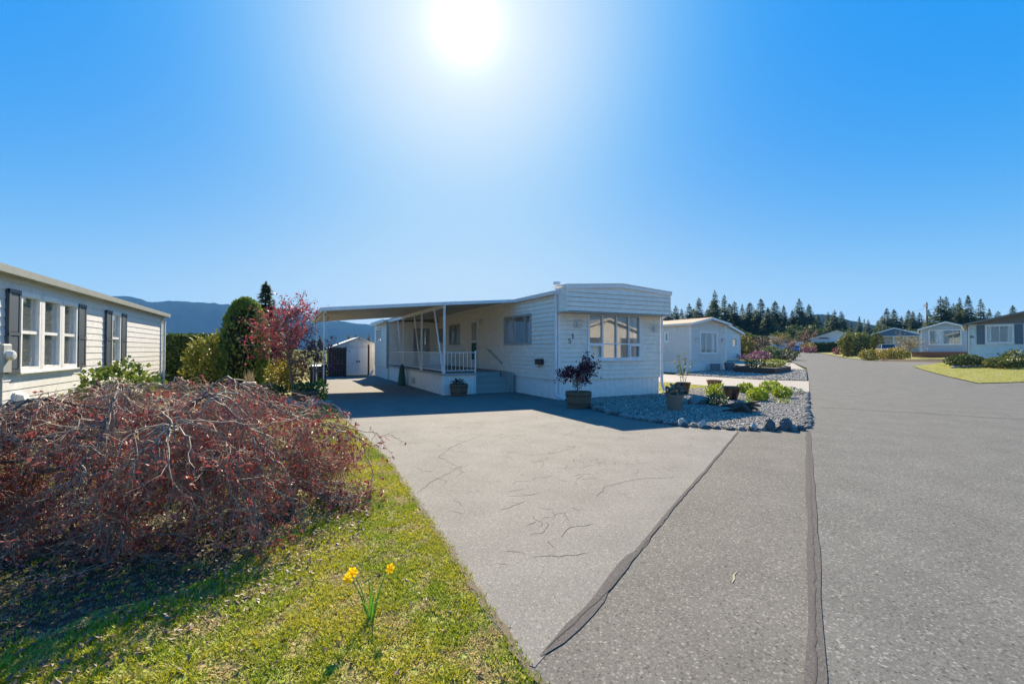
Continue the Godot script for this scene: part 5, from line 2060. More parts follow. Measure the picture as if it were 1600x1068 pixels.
	g.lathe([Vector2(0.0, 0.0), Vector2(0.2, 0.0), Vector2(0.23, 0.08), Vector2(0.17, 0.5), Vector2(0.13, 0.85), Vector2(0.05, 0.92), Vector2(0.0, 0.93)], 9, Vector3.ZERO, Vector2(0.8, 1.0))
	put("cover", g, M.green_cover, u)
	g = Geo.new()
	g.rod(Vector3(0, 0.9, 0), Vector3(0.02, 1.0, 0), 0.02)
	put("pole_tip", g, M.metal_pale, u)
	# gravel bed planting
	var pp := pot("tall_pot", "beige pot of dusty miller and orange pansies", Vector3(9.05, 0.024, -8.72), 0.16, 0.215, 0.42, M.pot_beige)
	fo = Geo.new()
	foliage(fo, Vector3(0, 0.5, 0), Vector3(0.24, 0.16, 0.24), 280, 0.08, Color(0.3, 0.32, 0.3), Color(0.07, 0.09, 0.03), 115, 0.3)
	foliage(fo, Vector3(0.04, 0.56, 0.04), Vector3(0.17, 0.12, 0.17), 90, 0.06, Color(0.55, 0.2, 0.04), Color(0.4, 0.1, 0.06), 116, 0.5)
	put("plant", fo, M.leaf, pp)
	pp = pot("dark_pot", "dark pot with a tall leggy plant beside the grass strip", Vector3(12.6, 0.024, -11.75), 0.17, 0.24, 0.42, M.pot_brown)
	var lg := Geo.new()
	lg.colored = true
	for i in 7:
		var path := walk(r, Vector3(r.randf_range(-0.1, 0.1), 0.45, r.randf_range(-0.1, 0.1)), Vector3(r.randf_range(-0.2, 0.2), 1, r.randf_range(-0.2, 0.2)).normalized(), r.randf_range(0.5, 1.0), 6, 0.0, 0.15)
		lg.col = Color(0.08, 0.1, 0.03)
		lg.tube(path, taper(7, 0.008, 0.003), 4)
		for q in 14:
			lg.col = mixc(r, Color(0.1, 0.16, 0.03), Color(0.2, 0.22, 0.04))
			var d := rv(r)
			lg.leaf(path[r.randi_range(2, 6)], d, d.cross(rv(r)).normalized(), 0.1, 0.025)
	put("plant", lg, M.leaf, pp)
	pot("terracotta_pot", "empty flared terracotta pot on the pale gravel", Vector3(14.6, 0.024, -12.1), 0.16, 0.26, 0.42, M.terracotta)
	pot("glazed_pot", "dark brown glazed bowl pot among lime green bushes", Vector3(12.55, 0.024, -9.75), 0.15, 0.25, 0.42, M.pot_brown)
	var e := 0
	for q in [[13.05, -10.7, 0.34], [15.0, -11.1, 0.27], [13.75, -9.75, 0.27], [13.05, -9.2, 0.27], [16.2, -10.95, 0.32], [14.5, -9.4, 0.3]]:
		var bb := bush("spurge_bush", "lime green spurge mound on the grey gravel", Vector3(q[0], 0.02, q[1]), Vector3(q[2], q[2] * 0.62, q[2]), 520, 0.08, Color(0.4, 0.43, 0.03), Color(0.2, 0.3, 0.02), 120 + e, "lime green bushes in the gravel bed", "shrub", 0.25)
		bb.set_meta("category", "bush")
		e += 1
	bush("heath_mound", "dark green low mound in the home's shadow on gravel", Vector3(10.9, 0.02, -8.95), Vector3(0.32, 0.16, 0.25), 420, 0.06, Color(0.05, 0.13, 0.03), Color(0.03, 0.08, 0.02), 127)
	bush("sedum_mat", "sparse grey green plants at the bed corner by road", Vector3(16.1, 0.02, -10.1), Vector3(0.5, 0.12, 0.35), 240, 0.06, Color(0.2, 0.27, 0.2), Color(0.12, 0.18, 0.1), 128)
	bush("sedum_mat", "small yellow green plants by the lime bushes", Vector3(13.1, 0.02, -8.5), Vector3(0.25, 0.07, 0.2), 130, 0.05, Color(0.3, 0.35, 0.05), Color(0.2, 0.27, 0.05), 129)
	var bo := Geo.new()
	bo.blob(Vector3(0, 0.08, 0), Vector3(0.42, 0.16, 0.25), 130, 6, 10, 0.12)
	var boulder := put("boulder", bo, M.stone)
	boulder.position = Vector3(10.75, 0.02, -9.45)
	tag(boulder, "low flat grey boulder on the shaded gravel", "rock")
	var dw := thing("driftwood_stump", "gnarled dark driftwood stump in the middle of gravel bed", "driftwood", Vector3(10.35, 0.03, -7.75))
	for i in 9:
		var a := TAU * i / 9 + r.randf_range(-0.3, 0.3)
		var path := walk(r, Vector3(0, 0.12, 0), Vector3(cos(a), r.randf_range(-0.1, 0.5), sin(a)).normalized(), r.randf_range(0.3, 0.62), 5, 0.1, 0.25, 0.01)
		g = Geo.new()
		g.tube(path, taper(6, 0.085, 0.02), 7, true)
		put("root", g, M.driftwood, dw)
	g = Geo.new()
	g.blob(Vector3(0, 0.08, 0), Vector3(0.3, 0.17, 0.24), 131, 5, 9, 0.25)
	put("stump", g, M.driftwood, dw)
	bush("seedling_clump", "pale green seedlings sprouting by the driftwood stump", Vector3(10.75, 0.03, -7.85), Vector3(0.12, 0.13, 0.12), 130, 0.07, Color(0.28, 0.36, 0.08), Color(0.15, 0.25, 0.05), 132)

# ---------------------------------------------------------------- the other homes and what grows round them
func second_home() -> void:
	var y := gh(25, -22.5)
	var win := {"r": [0.85, 1.33 - y, 2.6, 2.85 - y], "cols": [1.45, 2.05], "fw": 0.09, "bar": 0.05, "curtains": [[2.1, 2.5]]}
	var left := {"r": [13.0 - 2.4, 2.15 - y, 13.0 - 2.0, 2.9 - y], "cols": [], "fw": 0.12}
	var h := home({"called": "second_home", "label": "beige mobile home with square front window across the concrete drive", "at": gp(24.96, -22.57), "W": 3.5, "L": 13.0, "skirt": 0.72, "eave": 3.38 - y, "peak": 3.74 - y, "over": 0.35, "side_over": 0.15,
		"wall": "siding_beige", "roof": "roof_tan", "front": [win], "left": [left], "bh": 0.2, "pitch": 1.2, "gable": "siding_beige"})
	downspout(h, -0.07, 0.03, 3.3 - y, 0.05, Vector3(0, 0, 0.15))
	for q in [[0.45, 2.25 - y], [3.1, 2.25 - y]]:
		var g := Geo.new()
		g.lathe([Vector2(0.0, -0.12), Vector2(0.07, -0.08), Vector2(0.09, 0.08), Vector2(0.03, 0.15), Vector2(0.0, 0.16)], 8, Vector3(q[0], q[1], 0.09))
		put("wall_lantern", g, M.metal_pale, h)
	pot("slate_pot", "grey planter against the beige home under its window", gp(26.65, -22.0), 0.25, 0.33, 0.55, M.pot_slate)
	pot("teal_pot", "blue grey planter at the beige home's corner", gp(28.1, -22.0), 0.27, 0.35, 0.6, M.pot_slate)
	# raised bed of dark timbers
	var t := thing("raised_bed", "low raised bed of dark timbers on the neighbour's gravel", "planter", gp(28.4, -18.9))
	var pts := [Vector3(-1.6, 0, -1.7), Vector3(-1.5, 0, 1.0), Vector3(2.6, 0, -0.6), Vector3(5.5, 0, -3.2), Vector3(1.2, 0, -3.2)]
	for k in 2:
		for i in 5:
			var a: Vector3 = pts[i]
			var b: Vector3 = pts[(i + 1) % 5]
			var g := Geo.new()
			g.bar(a + Vector3(0, 0.1 + k * 0.19, 0), b + Vector3(0, 0.1 + k * 0.19, 0), 0.1, 0.185)
			put("timber", g, M.timber_dark, t)
	var s := Geo.new()
	s.quad(pts[0] + Vector3(0, 0.3, 0), pts[1] + Vector3(0, 0.3, 0), pts[2] + Vector3(0, 0.3, 0), pts[3] + Vector3(0, 0.3, 0))
	put("soil", s, M.soil, t)
	bush("bed_shrub", "dark low shrub in the raised timber bed", gp(28.0, -19.9, 0.28), Vector3(0.8, 0.3, 0.5), 420, 0.12, Color(0.04, 0.07, 0.02), Color(0.09, 0.12, 0.03), 140)
	bush("bed_flowers", "yellow green flowers at the raised bed's end", gp(31.0, -20.6, 0.28), Vector3(1.2, 0.25, 0.6), 600, 0.12, Color(0.35, 0.36, 0.06), Color(0.14, 0.2, 0.03), 141)
	# third home
	var at := gp(37.5, -32.2)
	home({"called": "third_home", "label": "pale home with a brown-curtained window beyond the beige home", "at": at, "W": 5.3, "L": 12.0, "skirt": 0.1, "eave": 3.35 - at.y, "peak": 4.3 - at.y, "over": 0.3, "side_over": 0.3,
		"wall": "siding_pale_blue", "roof": "roof_grey", "bh": 0.0, "front": [{"r": [3.9, 2.0 - at.y, 4.85, 2.8 - at.y], "cols": [4.1, 4.65], "fw": 0.07, "curtains": [[4.1, 4.65]], "cloth": "fence_brown"}], "fascia": 0.22})
	bush("heather_mound", "pink purple heather mound beside the road bend", gp(46.3, -32.4), Vector3(1.2, 0.5, 0.8), 900, 0.14, Color(0.28, 0.09, 0.2), Color(0.2, 0.1, 0.12), 142)
	bush("heather_mound", "low mauve heather along the third home's foot", gp(43.5, -31.6), Vector3(1.5, 0.3, 0.8), 600, 0.14, Color(0.26, 0.09, 0.19), Color(0.18, 0.1, 0.12), 143)
	bush("rockery_shrub", "variegated pale green shrub in the rockery by road", gp(49.3, -33.2), Vector3(1.3, 0.75, 0.9), 1200, 0.2, Color(0.24, 0.26, 0.12), Color(0.06, 0.1, 0.03), 144)
	bush("rockery_shrub", "brownish green shrub spilling to the road edge", gp(51.5, -32.8), Vector3(1.6, 0.65, 0.9), 1000, 0.17, Color(0.1, 0.09, 0.03), Color(0.05, 0.08, 0.02), 145)
	bush("gold_shrub", "golden conifer bush behind the pink heather", gp(53.5, -40.0), Vector3(1.6, 1.3, 1.2), 1500, 0.22, Color(0.25, 0.19, 0.02), Color(0.1, 0.11, 0.02), 146)
	bush("brown_shrub", "bare brown rounded shrub beside the golden bush", gp(57.5, -40.4), Vector3(1.7, 1.3, 1.2), 1500, 0.16, Color(0.16, 0.11, 0.08), Color(0.09, 0.075, 0.04), 147)
	hedge("laurel_hedge", "big dark evergreen hedge behind the road bend", gp(73.5, -53.5), Vector3(6.5, 2.6, 3.0), 3500, 0.3, Color(0.04, 0.08, 0.02), Color(0.085, 0.13, 0.03), 148)
	small_tree("budding_tree", "yellow budding tree before the far grey home", gp(92, -60.4), 4.6, 2.4, 0.12, 26, Color(0.35, 0.25, 0.06), Color(0.24, 0.17, 0.06), 0.18, 7, 149, Color(0.2, 0.15, 0.1))
	home({"called": "far_home", "label": "far grey home with low roof behind the yellow tree", "at": gp(104, -74.5, -0.1), "W": 7.0, "L": 8.0, "turn": -deg_to_rad(56), "skirt": 0.3, "eave": 2.7, "peak": 3.5, "wall": "siding_beige", "roof": "roof_grey", "bh": 0.0,
		"front": [{"r": [2.2, 1.0, 3.6, 2.1], "cols": [2.9]}, {"r": [4.8, 1.0, 6.0, 2.1], "cols": [5.4]}]})
	var f := thing("board_fence", "grey board fence before the far grey home", "fence", gp(95.1, -64.4), deg_to_rad(26.0))
	for i in 18:
		var g := Geo.new()
		g.box(Vector3(i * 0.2, 0.05, 0), Vector3(i * 0.2 + 0.18, 1.25, 0.03))
		put("board", g, M.pole_wood, f)
	var rail := Geo.new()
	rail.box(Vector3(0, 0.3, -0.05), Vector3(3.6, 0.38, -0.002))
	rail.box(Vector3(0, 0.95, -0.05), Vector3(3.6, 1.03, -0.002))
	put("rail", rail, M.pole_wood, f)

func far_row() -> void:
	var tn := -deg_to_rad(YAW)
	# pale blue home with shutters, right
	var b := gp(48.34, -16.2)
	var y := b.y
	var h := home({"called": "shuttered_home", "label": "pale blue home with dark shutters behind the mown lawn", "at": b, "turn": -deg_to_rad(71.9), "W": 8.2, "L": 12.0, "skirt": 0.45, "eave": 3.57 - y, "peak": 4.62 - y, "over": 0.5, "side_over": 0.3,
		"wall": "siding_pale_blue", "roof": "roof_taupe", "gable": "roof_taupe", "gable_boards": true, "bh": 0.0, "front": [{"r": [0.98, 2.1 - y, 2.45, 3.47 - y], "cols": [1.72], "fw": 0.08, "curtains": [[1.08, 1.3], [2.15, 2.38]]}], "fascia": 0.14, "trim": "roof_taupe"})
	for q in [[0.5, 0.93], [2.5, 2.92]]:
		shutter(h, Transform3D(), q[0], 2.02 - y, q[1], 3.52 - y, M.shutter_blue)
	downspout(h, 0.06, 0.1, 3.4 - y, 0.05, Vector3(0, 0, 0.1))
	var tm := TextMesh.new()
	tm.text = "86"
	var fo := SystemFont.new()
	fo.font_names = PackedStringArray(["Droid Sans"])
	tm.font = fo
	tm.font_size = 32
	tm.pixel_size = 0.007
	tm.depth = 0.02
	tm.material = M.metal_dark
	put_mesh("house_number", tm, h).position = Vector3(0.24, 2.6 - y, 0.02)
	# blue home
	b = gp(62.54, -24.78)
	y = b.y
	h = home({"called": "blue_home", "label": "blue home with wide three-light window and red deck", "at": b, "turn": -deg_to_rad(68.4), "W": 3.9, "L": 13.0, "skirt": 0.45, "eave": 3.82 - y, "peak": 4.5 - y, "over": 0.35, "side_over": 0.2,
		"wall": "siding_blue", "roof": "roof_brown", "gable": "siding_blue", "gable_boards": true, "bh": 0.0, "front": [{"r": [0.62, 2.15 - y, 3.15, 3.72 - y], "cols": [1.14, 2.53], "fw": 0.07, "curtains": [[1.2, 1.8]]}]})
	var t := thing("timber_deck", "low red timber deck along the blue home's front", "deck", gp(62.54, -24.78), -deg_to_rad(68.4))
	for i in 8:
		var g := Geo.new()
		g.box(Vector3(-0.8, 0.55, 0.2 + i * 0.15), Vector3(4.6, 0.6, 0.34 + i * 0.15))
		put("board", g, M.timber_red, t)
	for i in 3:
		var g := Geo.new()
		g.box(Vector3(-0.75, 0.02 + i * 0.18, 1.33), Vector3(4.55, 0.19 + i * 0.18, 1.4))
		put("fascia_board", g, M.timber_red, t)
	var wl := thing("timber_kerb", "grey timber edging along the road before the deck", "kerb", gp(51.4, -21.2))
	for i in 6:
		var g := Geo.new()
		var ka := V(54.5, -25.0).lerp(V(48.2, -17.6), i / 6.0)
		var kb := V(54.5, -25.0).lerp(V(48.2, -17.6), (i + 0.985) / 6.0)
		g.bar(gp(ka.x, ka.y, 0.1) - wl.position, gp(kb.x, kb.y, 0.1) - wl.position, 0.16, 0.22)
		put("sleeper", g, M.pole_wood, wl)
	# slate gabled porch home
	b = gp(80.32, -38.28)
	y = b.y
	h = home({"called": "porch_home", "label": "home with wide slate gable over a columned porch", "at": b, "turn": -deg_to_rad(64.9), "W": 6.0, "L": 10.0, "skirt": 0.4, "eave": 3.72 - y, "peak": 4.75 - y, "over": 1.3, "side_over": 0.5,
		"wall": "siding_beige", "roof": "roof_grey", "gable": "siding_slate", "bh": 0.0, "front": [{"r": [1.6, 1.75 - y, 2.6, 3.2 - y], "cols": [2.1]}, {"r": [4.3, 1.75 - y, 5.3, 3.2 - y], "cols": [4.8]}]})
	var gg := Geo.new()
	gg.prism(PackedVector2Array([Vector2(-0.3, 3.63 - y), Vector2(6.3, 3.63 - y), Vector2(3.0, 4.72 - y)]), 1.2, 1.28)
	put("porch_gable", gg, M.siding_slate, h)
	for x in [0.1, 1.45, 2.85, 4.3, 5.75]:
		gg = Geo.new()
		gg.box(Vector3(x, 0.0, 1.1), Vector3(x + 0.14, 3.64 - y, 1.26))
		put("column", gg, M.trim_white, h)
	gg = Geo.new()
	gg.box(Vector3(-0.2, 3.53 - y, 1.09), Vector3(6.2, 3.66 - y, 1.275))
	put("beam", gg, M.trim_white, h)
	# long white home behind the hedge
	b = gp(101.35, -59.1)
	y = b.y
	h = home({"called": "white_home", "label": "long white home with many windows behind the clipped hedge", "at": b, "turn": -deg_to_rad(60.4), "W": 8.8, "L": 10.0, "skirt": 0.3, "eave": 3.85 - y, "peak": 5.5 - y, "over": 0.5, "side_over": 0.4, "wall": "paint_wall", "roof": "roof_grey", "bh": 0.0,
		"front": [{"r": [0.5, 2.2 - y, 1.1, 3.4 - y]}, {"r": [1.7, 2.2 - y, 2.4, 3.4 - y]}, {"r": [3.1, 2.2 - y, 4.3, 3.3 - y], "cols": [3.7]}, {"r": [4.8, 2.2 - y, 5.6, 3.3 - y]}, {"r": [6.0, 2.2 - y, 7.2, 3.4 - y], "cols": [6.6]}, {"r": [7.6, 2.2 - y, 8.3, 3.3 - y]}]})
	for q in [[1.2, 3.4], [5.2, 7.4]]:
		gg = Geo.new()
		gg.prism(PackedVector2Array([Vector2(q[0], 3.87 - y), Vector2(q[1], 3.87 - y), Vector2(q[1] - 0.5, 4.2 - y), Vector2(q[0] + 0.5, 4.2 - y)]), 0.025, 0.12)
		put("awning", gg, M.roof_taupe, h)
	home({"called": "far_home", "label": "small white home with a porch beyond the bare street tree", "at": gp(118.3, -73.0), "turn": -deg_to_rad(59), "W": 6.5, "L": 8.0, "skirt": 0.3, "eave": 2.4, "peak": 3.2, "wall": "paint_wall", "roof": "roof_grey", "bh": 0.0, "front": [{"r": [1.0, 0.9, 2.1, 2.0]}, {"r": [3.6, 0.9, 5.0, 2.0], "cols": [4.3]}]})
	home({"called": "far_home", "label": "pale home at the street's far end behind the blue car", "at": gp(125.9, -80.4), "turn": -deg_to_rad(57), "W": 5.5, "L": 8.0, "skirt": 0.3, "eave": 2.7, "peak": 3.6, "wall": "siding_pale_blue", "roof": "roof_grey", "bh": 0.0, "front": [{"r": [2.0, 1.0, 3.2, 2.1], "cols": [2.6]}]})
	home({"called": "far_home", "label": "brown roofed home behind the great rhododendron", "at": gp(100, -46.0), "turn": -deg_to_rad(64), "W": 9.0, "L": 9.0, "skirt": 0.3, "eave": 2.7, "peak": 3.6, "wall": "siding_beige", "roof": "roof_brown", "bh": 0.0, "front": [{"r": [2.0, 1.0, 3.2, 2.1], "cols": [2.6]}]})
	# hedges, shrubs
	hedge("street_hedge", "clipped green hedge before the long white home", gp(101.5, -56.0), Vector3(5.0, 1.9, 1.8), 2600, 0.28, Color(0.045, 0.085, 0.022), Color(0.095, 0.14, 0.03), 150, -deg_to_rad(60.4))
	bush("rhododendron", "great round rhododendron at the road bend", gp(74.4, -36.9), Vector3(2.7, 1.7, 2.2), 6500, 0.22, Color(0.2, 0.21, 0.05), Color(0.08, 0.12, 0.03), 151, "", "shrub", 0.12)
	thuja("gold_cedar", "small yellow cedar before the great rhododendron", gp(68.6, -35.2), 2.7, 0.62, 900, 0.24, Color(0.14, 0.13, 0.015), Color(0.09, 0.11, 0.02), 152)
	thuja("gold_cedar", "yellow green cedar between rhododendron and porch home", gp(72.2, -33.4), 2.9, 0.75, 900, 0.24, Color(0.12, 0.12, 0.015), Color(0.06, 0.09, 0.02), 153)
	var k := bush("gold_spirea", "golden green rounded bush beside the timber edging", gp(57.9, -27.3), Vector3(1.5, 0.58, 1.1), 1900, 0.13, Color(0.26, 0.23, 0.03), Color(0.12, 0.14, 0.025), 154, "", "shrub", 0.14)
	bloom(k, "new_growth", Vector3(1.5, 0.58, 1.1), 200, 0.14, Color(0.4, 0.22, 0.04), Color(0.35, 0.3, 0.05), 155)
	k = bush("gold_spirea", "orange tipped rounded bush in front of twiggy shrub", gp(55.6, -24.2), Vector3(1.8, 0.58, 1.1), 2100, 0.13, Color(0.26, 0.22, 0.02), Color(0.12, 0.14, 0.025), 156, "", "shrub", 0.14)
	bloom(k, "new_growth", Vector3(1.8, 0.58, 1.1), 300, 0.14, Color(0.5, 0.24, 0.03), Color(0.4, 0.32, 0.04), 157)
	small_tree("twiggy_shrub", "pale twiggy bare shrub beside the blue home", gp(58.0, -23.9), 2.7, 1.7, 0.05, 40, Color(0.3, 0.27, 0.12), Color(0.26, 0.2, 0.14), 0.09, 5, 158, Color(0.32, 0.27, 0.2), Vector3.ZERO, 0.9)
	bush("juniper", "dark spreading juniper with white stones at its foot", gp(41.6, -14.1), Vector3(1.6, 0.42, 0.9), 3200, 0.11, Color(0.045, 0.08, 0.022), Color(0.1, 0.13, 0.03), 159, "", "shrub", 0.12)
	bush("juniper", "wide flat juniper on the mown lawn", gp(41.9, -12.2), Vector3(1.9, 0.34, 0.9), 3400, 0.11, Color(0.07, 0.1, 0.02), Color(0.15, 0.16, 0.03), 160, "", "shrub", 0.12)
	bush("juniper", "yellow green bush by the pale blue home's corner", gp(44.9, -12.6), Vector3(0.9, 0.5, 0.7), 700, 0.15, Color(0.14, 0.16, 0.03), Color(0.06, 0.08, 0.02), 161)
	rng.seed = 17
	for i in 9:
		var q := Geo.new()
		q.blob(Vector3(0, 0.05, 0), Vector3(0.16, 0.1, 0.12), 800 + i, 4, 7)
		var o := put("border_stone", q, M.stone_pale)
		o.position = gp(40.1 + i * 0.3, -14.2 + i * 0.18, 0.03)
		tag(o, "small white stone before the dark spreading juniper", "stone", "white stones by the juniper")
	bush("heather_mound", "red purple heather at the far kerb by hedge", gp(92.7, -54.4), Vector3(1.7, 0.55, 1.0), 700, 0.2, Color(0.24, 0.06, 0.12), Color(0.16, 0.06, 0.09), 162)
	bush("gold_shrub", "orange yellow shrub behind the far red heather", gp(95.5, -56.2), Vector3(1.7, 1.0, 1.0), 700, 0.22, Color(0.36, 0.27, 0.06), Color(0.2, 0.12, 0.04), 163)
	bush("azalea", "pink azalea bush between hedge and rhododendron", gp(82, -43.5), Vector3(0.9, 0.6, 0.8), 400, 0.2, Color(0.3, 0.06, 0.09), Color(0.12, 0.06, 0.04), 164)
	small_tree("street_tree", "round brown-budded street tree before the white homes", gp(102.9, -60.5), 5.6, 2.6, 0.16, 26, Color(0.16, 0.08, 0.045), Color(0.22, 0.12, 0.06), 0.2, 6, 165, Color(0.1, 0.08, 0.07))
	small_tree("blossom_tree", "small pink blossom tree at the street's far end", gp(99.9, -62.6), 3.2, 1.4, 0.08, 18, Color(0.4, 0.25, 0.26), Color(0.3, 0.2, 0.19), 0.16, 6, 166, Color(0.15, 0.1, 0.08))
	small_tree("plum_tree", "reddish budding tree above the brown roofed home", gp(94, -47), 4.6, 2.2, 0.12, 22, Color(0.2, 0.1, 0.06), Color(0.26, 0.14, 0.08), 0.2, 6, 167, Color(0.13, 0.1, 0.08))
	car("blue_car", "small bright blue car parked at the street end", gp(105.5, -65.0, 0.02), deg_to_rad(205), M.paint_blue)
	car("dark_car", "dark tall car parked beside the blue car", gp(103.6, -61.6, 0.02), deg_to_rad(205), M.paint_dark, 1.15)
	car("silver_car", "silver car parked before the columned porch home", gp(69.2, -30.9, 0.02), deg_to_rad(215), M.paint_silver)
	utility_pole("wooden utility pole rising behind the blue home", gp(94.7, -36.7), 8.2, 0.6)
	utility_pole("far wooden utility pole above the brown roof", gp(136.7, -66.1), 8.4, 0.6)
	var a := Vector3(94.7, gh(94.7, -36.7) + 7.4, -36.7)
	wire("lower overhead wire strung from the wooden pole", a + Vector3(0, -0.8, 0), Vector3(140, 6.5, -5), 0.8)
	wire("upper overhead wire strung from the wooden pole", a, Vector3(136.7, gh(136.7, -66.1) + 7.8, -66.1), 0.6)
	# home across the road, mirrored in the big window
	home({"called": "cream_home", "label": "cream home across the road facing the big front window", "at": Vector3(20.5, 0, 9.0), "turn": PI, "W": 4.6, "L": 12.0, "skirt": 0.5, "eave": 3.2, "peak": 4.0, "wall": "siding_cream", "roof": "roof_white", "bh": 0.2, "front": [{"r": [1.0, 1.3, 3.4, 2.6], "cols": [1.8, 2.6]}], "right": [{"r": [3.0, 1.4, 4.6, 2.5], "cols": [3.8]}]})
	home({"called": "cream_home", "label": "cream home with wide eaves beside the first across the road", "at": Vector3(29.5, 0, 8.0), "turn": PI, "W": 7.5, "L": 9.0, "skirt": 0.5, "eave": 3.2, "peak": 4.3, "wall": "siding_cream", "roof": "roof_white", "bh": 0.2, "front": [{"r": [0.4, 0.8, 2.4, 2.7], "cols": [1.4]}, {"r": [4.6, 0.7, 6.9, 2.7], "cols": [5.75]}]})

func behind(x: float, z: float) -> String:
	var b := rad_to_deg(atan2(x, -z))
	return "behind the beige home" if b < 55.0 else "at the street end" if b < 62.5 else "behind the white and porch homes" if b < 69.0 else "behind the blue and shuttered homes"

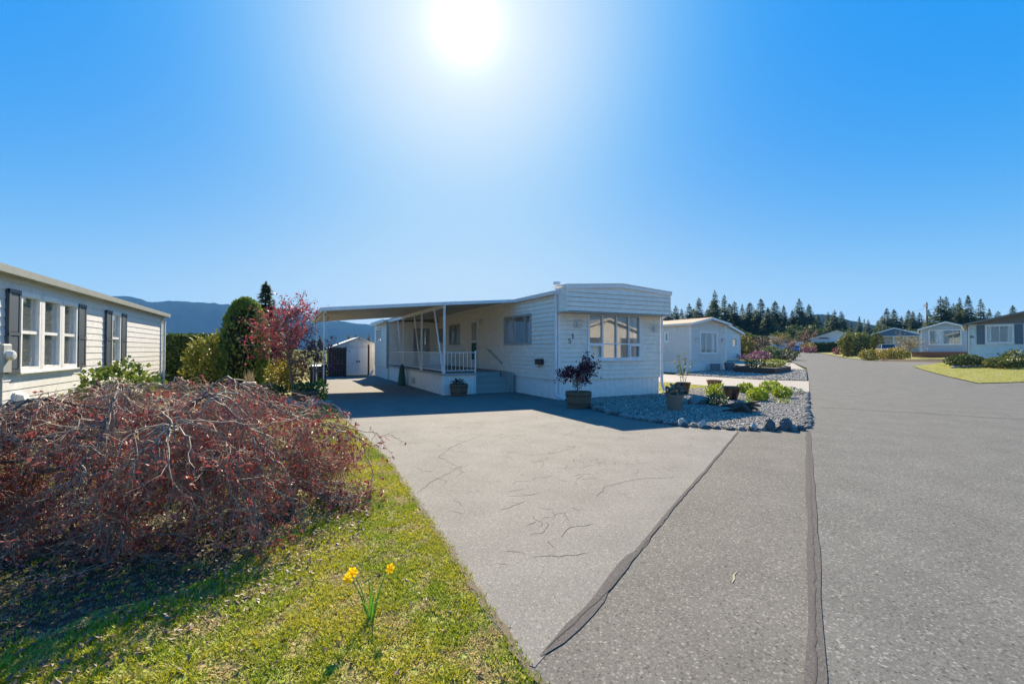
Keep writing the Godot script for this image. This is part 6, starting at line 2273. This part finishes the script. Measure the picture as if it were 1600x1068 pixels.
func woods() -> void:
	var kinds := []
	for a in [[401, 0.35, 3.8, 1.15], [402, 0.5, 3.2, 1.1], [403, 0.65, 3.8, 1.1], [404, 0.5, 4.2, 1.2], [405, 0.7, 3.0, 1.05]]:
		kinds.append(conifer_meshes(a[0], a[1], a[2], a[3]))
	var firs := [[105.5, -103.9, 13.6], [115.1, -110.3, 14.7], [105.2, -98.5, 12.3], [115.2, -104.7, 14.9], [109.8, -96.2, 15.6], [109.8, -90.6, 17.2], [115.7, -92.2, 16.4], [134.8, -100.5, 15.2], [132.5, -96.1, 15.3], [131.0, -91.3, 15.9],
		[144.5, -95.7, 16.2], [128.2, -87.1, 12.7], [142.2, -91.3, 14.4], [149.6, -93.2, 13.6], [151.7, -92.2, 17.5], [159.7, -93.8, 16.1], [167.6, -95.4, 13.2], [176.2, -96.8, 14.3], [172.9, -92.8, 14.4], [183.8, -96.3, 14.5],
		[192.0, -94.5, 12.8], [197.3, -94.1, 11.7], [166.9, -84.6, 9.4], [192.4, -88.7, 11.0], [177.6, -79.3, 14.0], [182.1, -79.3, 13.8], [194.0, -82.3, 12.0], [184.0, -76.1, 13.4], [179.2, -73.0, 12.6], [184.7, -73.5, 12.4],
		[177.4, -68.2, 12.1], [144.5, -53.3, 13.4], [149.7, -54.1, 13.8], [157.8, -55.6, 12.5], [146.1, -50.3, 13.0], [145.2, -48.5, 13.2], [153.4, -48.9, 12.8], [166.3, -51.4, 11.1], [157.6, -44.6, 11.0], [171.5, -46.6, 9.6],
		[131.0, -102.4, 15.4], [128.6, -109.2, 14.1], [132.5, -101.7, 12.4], [14.6, -238.4, 7.0], [28.4, -242.7, 7.9], [32.9, -251.6, 8.3], [35.2, -244.9, 7.4], [37.3, -238.2, 7.9], [10.8, -229.1, 5.5], [43.2, -246.5, 7.9]]
	rng.seed = 23
	var i := 0
	for f in firs:
		var k: Array = kinds[2 if f[1] == -90.6 else (i * 7 + i / 3) % 5]
		var far: bool = f[1] < -200
		tree("fir_tree", "small dark fir far behind the white shed" if far else "tallest ragged fir above the beige roof" if f[1] == -90.6 else "tall dark fir " + behind(f[0], f[1]), gp(f[0], f[1], -0.2), f[2] + 0.2, k[0], k[1], f[2] * 0.1 * rng.randf_range(0.75, 1.3) * (1.3 if far else 1.0), rng.randf() * TAU, "firs far behind the shed" if far else "firs " + behind(f[0], f[1]))
		i += 1
	# a second rank between and behind them
	for j in 43:
		var f: Array = firs[j]
		var k: Array = kinds[(j * 3 + 1) % 5]
		var q := 1.05 + 0.08 * rng.randf()
		var h: float = f[2] * rng.randf_range(0.72, 0.98)
		tree("fir_tree", "lower fir in the second rank " + behind(f[0], f[1]), gp(f[0] * q + rng.randf_range(-4, 4), f[1] * q + rng.randf_range(-4, 4), -0.2), h, k[0], k[1], h * 0.145, rng.randf() * TAU, "lower firs " + behind(f[0], f[1]))
	# lower, leafier trees filling the row beneath them
	var lows := [[122.1, -73.1, 6.3], [116.0, -75.4, 5.9], [185.1, -55.0, 5.5], [128.6, -78.1, 7.0], [117.9, -77.2, 6.6], [186.5, -54.9, 5.4], [162.5, -54.7, 6.3], [161.9, -65.2, 5.1], [165.5, -51.2, 5.4], [160.4, -61.7, 6.9], [138.0, -65.0, 4.5],
		[175.3, -55.1, 6.6], [179.0, -53.8, 5.0], [173.1, -57.4, 6.3], [153.6, -63.7, 6.9], [139.6, -77.9, 7.9], [117.4, -85.4, 6.6], [149.8, -66.3, 6.4], [176.1, -48.0, 6.0], [128.9, -81.8, 7.1], [142.2, -75.3, 6.9], [160.4, -69.3, 7.5], [112.2, -80.4, 4.9], [150.7, -61.4, 6.3], [124.1, -78.8, 7.4],
		[170.7, -64.0, 4.9], [135, -84, 9.0], [146, -84, 9.5], [156, -82, 8.5], [168, -76, 8.5], [120, -92, 8.0], [110, -102, 7.0], [104, -108, 6.0]]
	var crowns := [crown_mesh(411, Color(0.05, 0.085, 0.022), Color(0.1, 0.13, 0.035), 9, 1500, 0.17), crown_mesh(412, Color(0.08, 0.12, 0.022), Color(0.15, 0.18, 0.04), 8, 1300, 0.17), crown_mesh(413, Color(0.045, 0.075, 0.025), Color(0.09, 0.11, 0.03), 10, 1500, 0.16)]
	i = 0
	for f in lows:
		var t := thing("leafy_tree", "round leafy evergreen under the firs " + behind(f[0], f[1]), "tree", gp(f[0], f[1], -0.2), rng.randf() * TAU, "leafy trees " + behind(f[0], f[1]))
		var o := put_mesh("trunk", kinds[0][0], t)
		o.scale = Vector3(0.9, f[2] * 0.07, 0.9)
		o = put_mesh("crown", crowns[i % 3], t)
		o.scale = Vector3(f[2] * 0.42, f[2] * 0.5, f[2] * 0.42)
		i += 1

func _ready() -> void:
	camera_and_light()
	make_materials()
	mat("edge_soil", Color(0.1, 0.08, 0.052), 0.95)
	mat("hedge_core", Color(0.06, 0.1, 0.028), 0.9)
	mat("daffodil_green", Color(0.12, 0.25, 0.03), 0.75)
	mat("daffodil_yellow", Color(0.95, 0.72, 0.01), 0.8)
	mat("paint_wall", Color(0.7, 0.71, 0.72), 0.6)
	for k in ["daffodil_green", "daffodil_yellow"]:
		M[k].backlight_enabled = true
		M[k].backlight = Color(0.75, 0.62, 0.05) if k == "daffodil_yellow" else Color(0.3, 0.5, 0.12)
	hill("mountain", [[-60, 240], [-40, 250], [-25, 262], [-16, 250], [-12, 240], [-10, 236], [-7.6, 230], [-5.6, 232], [0, 215], [4.2, 164], [5.7, 170], [7.7, 157], [9.3, 149], [13, 135], [20, 120], [30, 100], [45, 80]], 2800.0, 500.0, 71)
	hill("hills", [[40, 10], [44, 40], [50, 60], [52.3, 68], [56, 60], [60.1, 74], [61.5, 72], [63.1, 57], [66, 45], [72, 40], [80, 40], [95, 40]], 1100.0, 350.0, 72)
	ground_and_roads()
	main_home()
	sun_room()
	porch()
	carport()
	shed()
	left_home()
	second_home()
	far_row()
	woods()
	lot_garden()
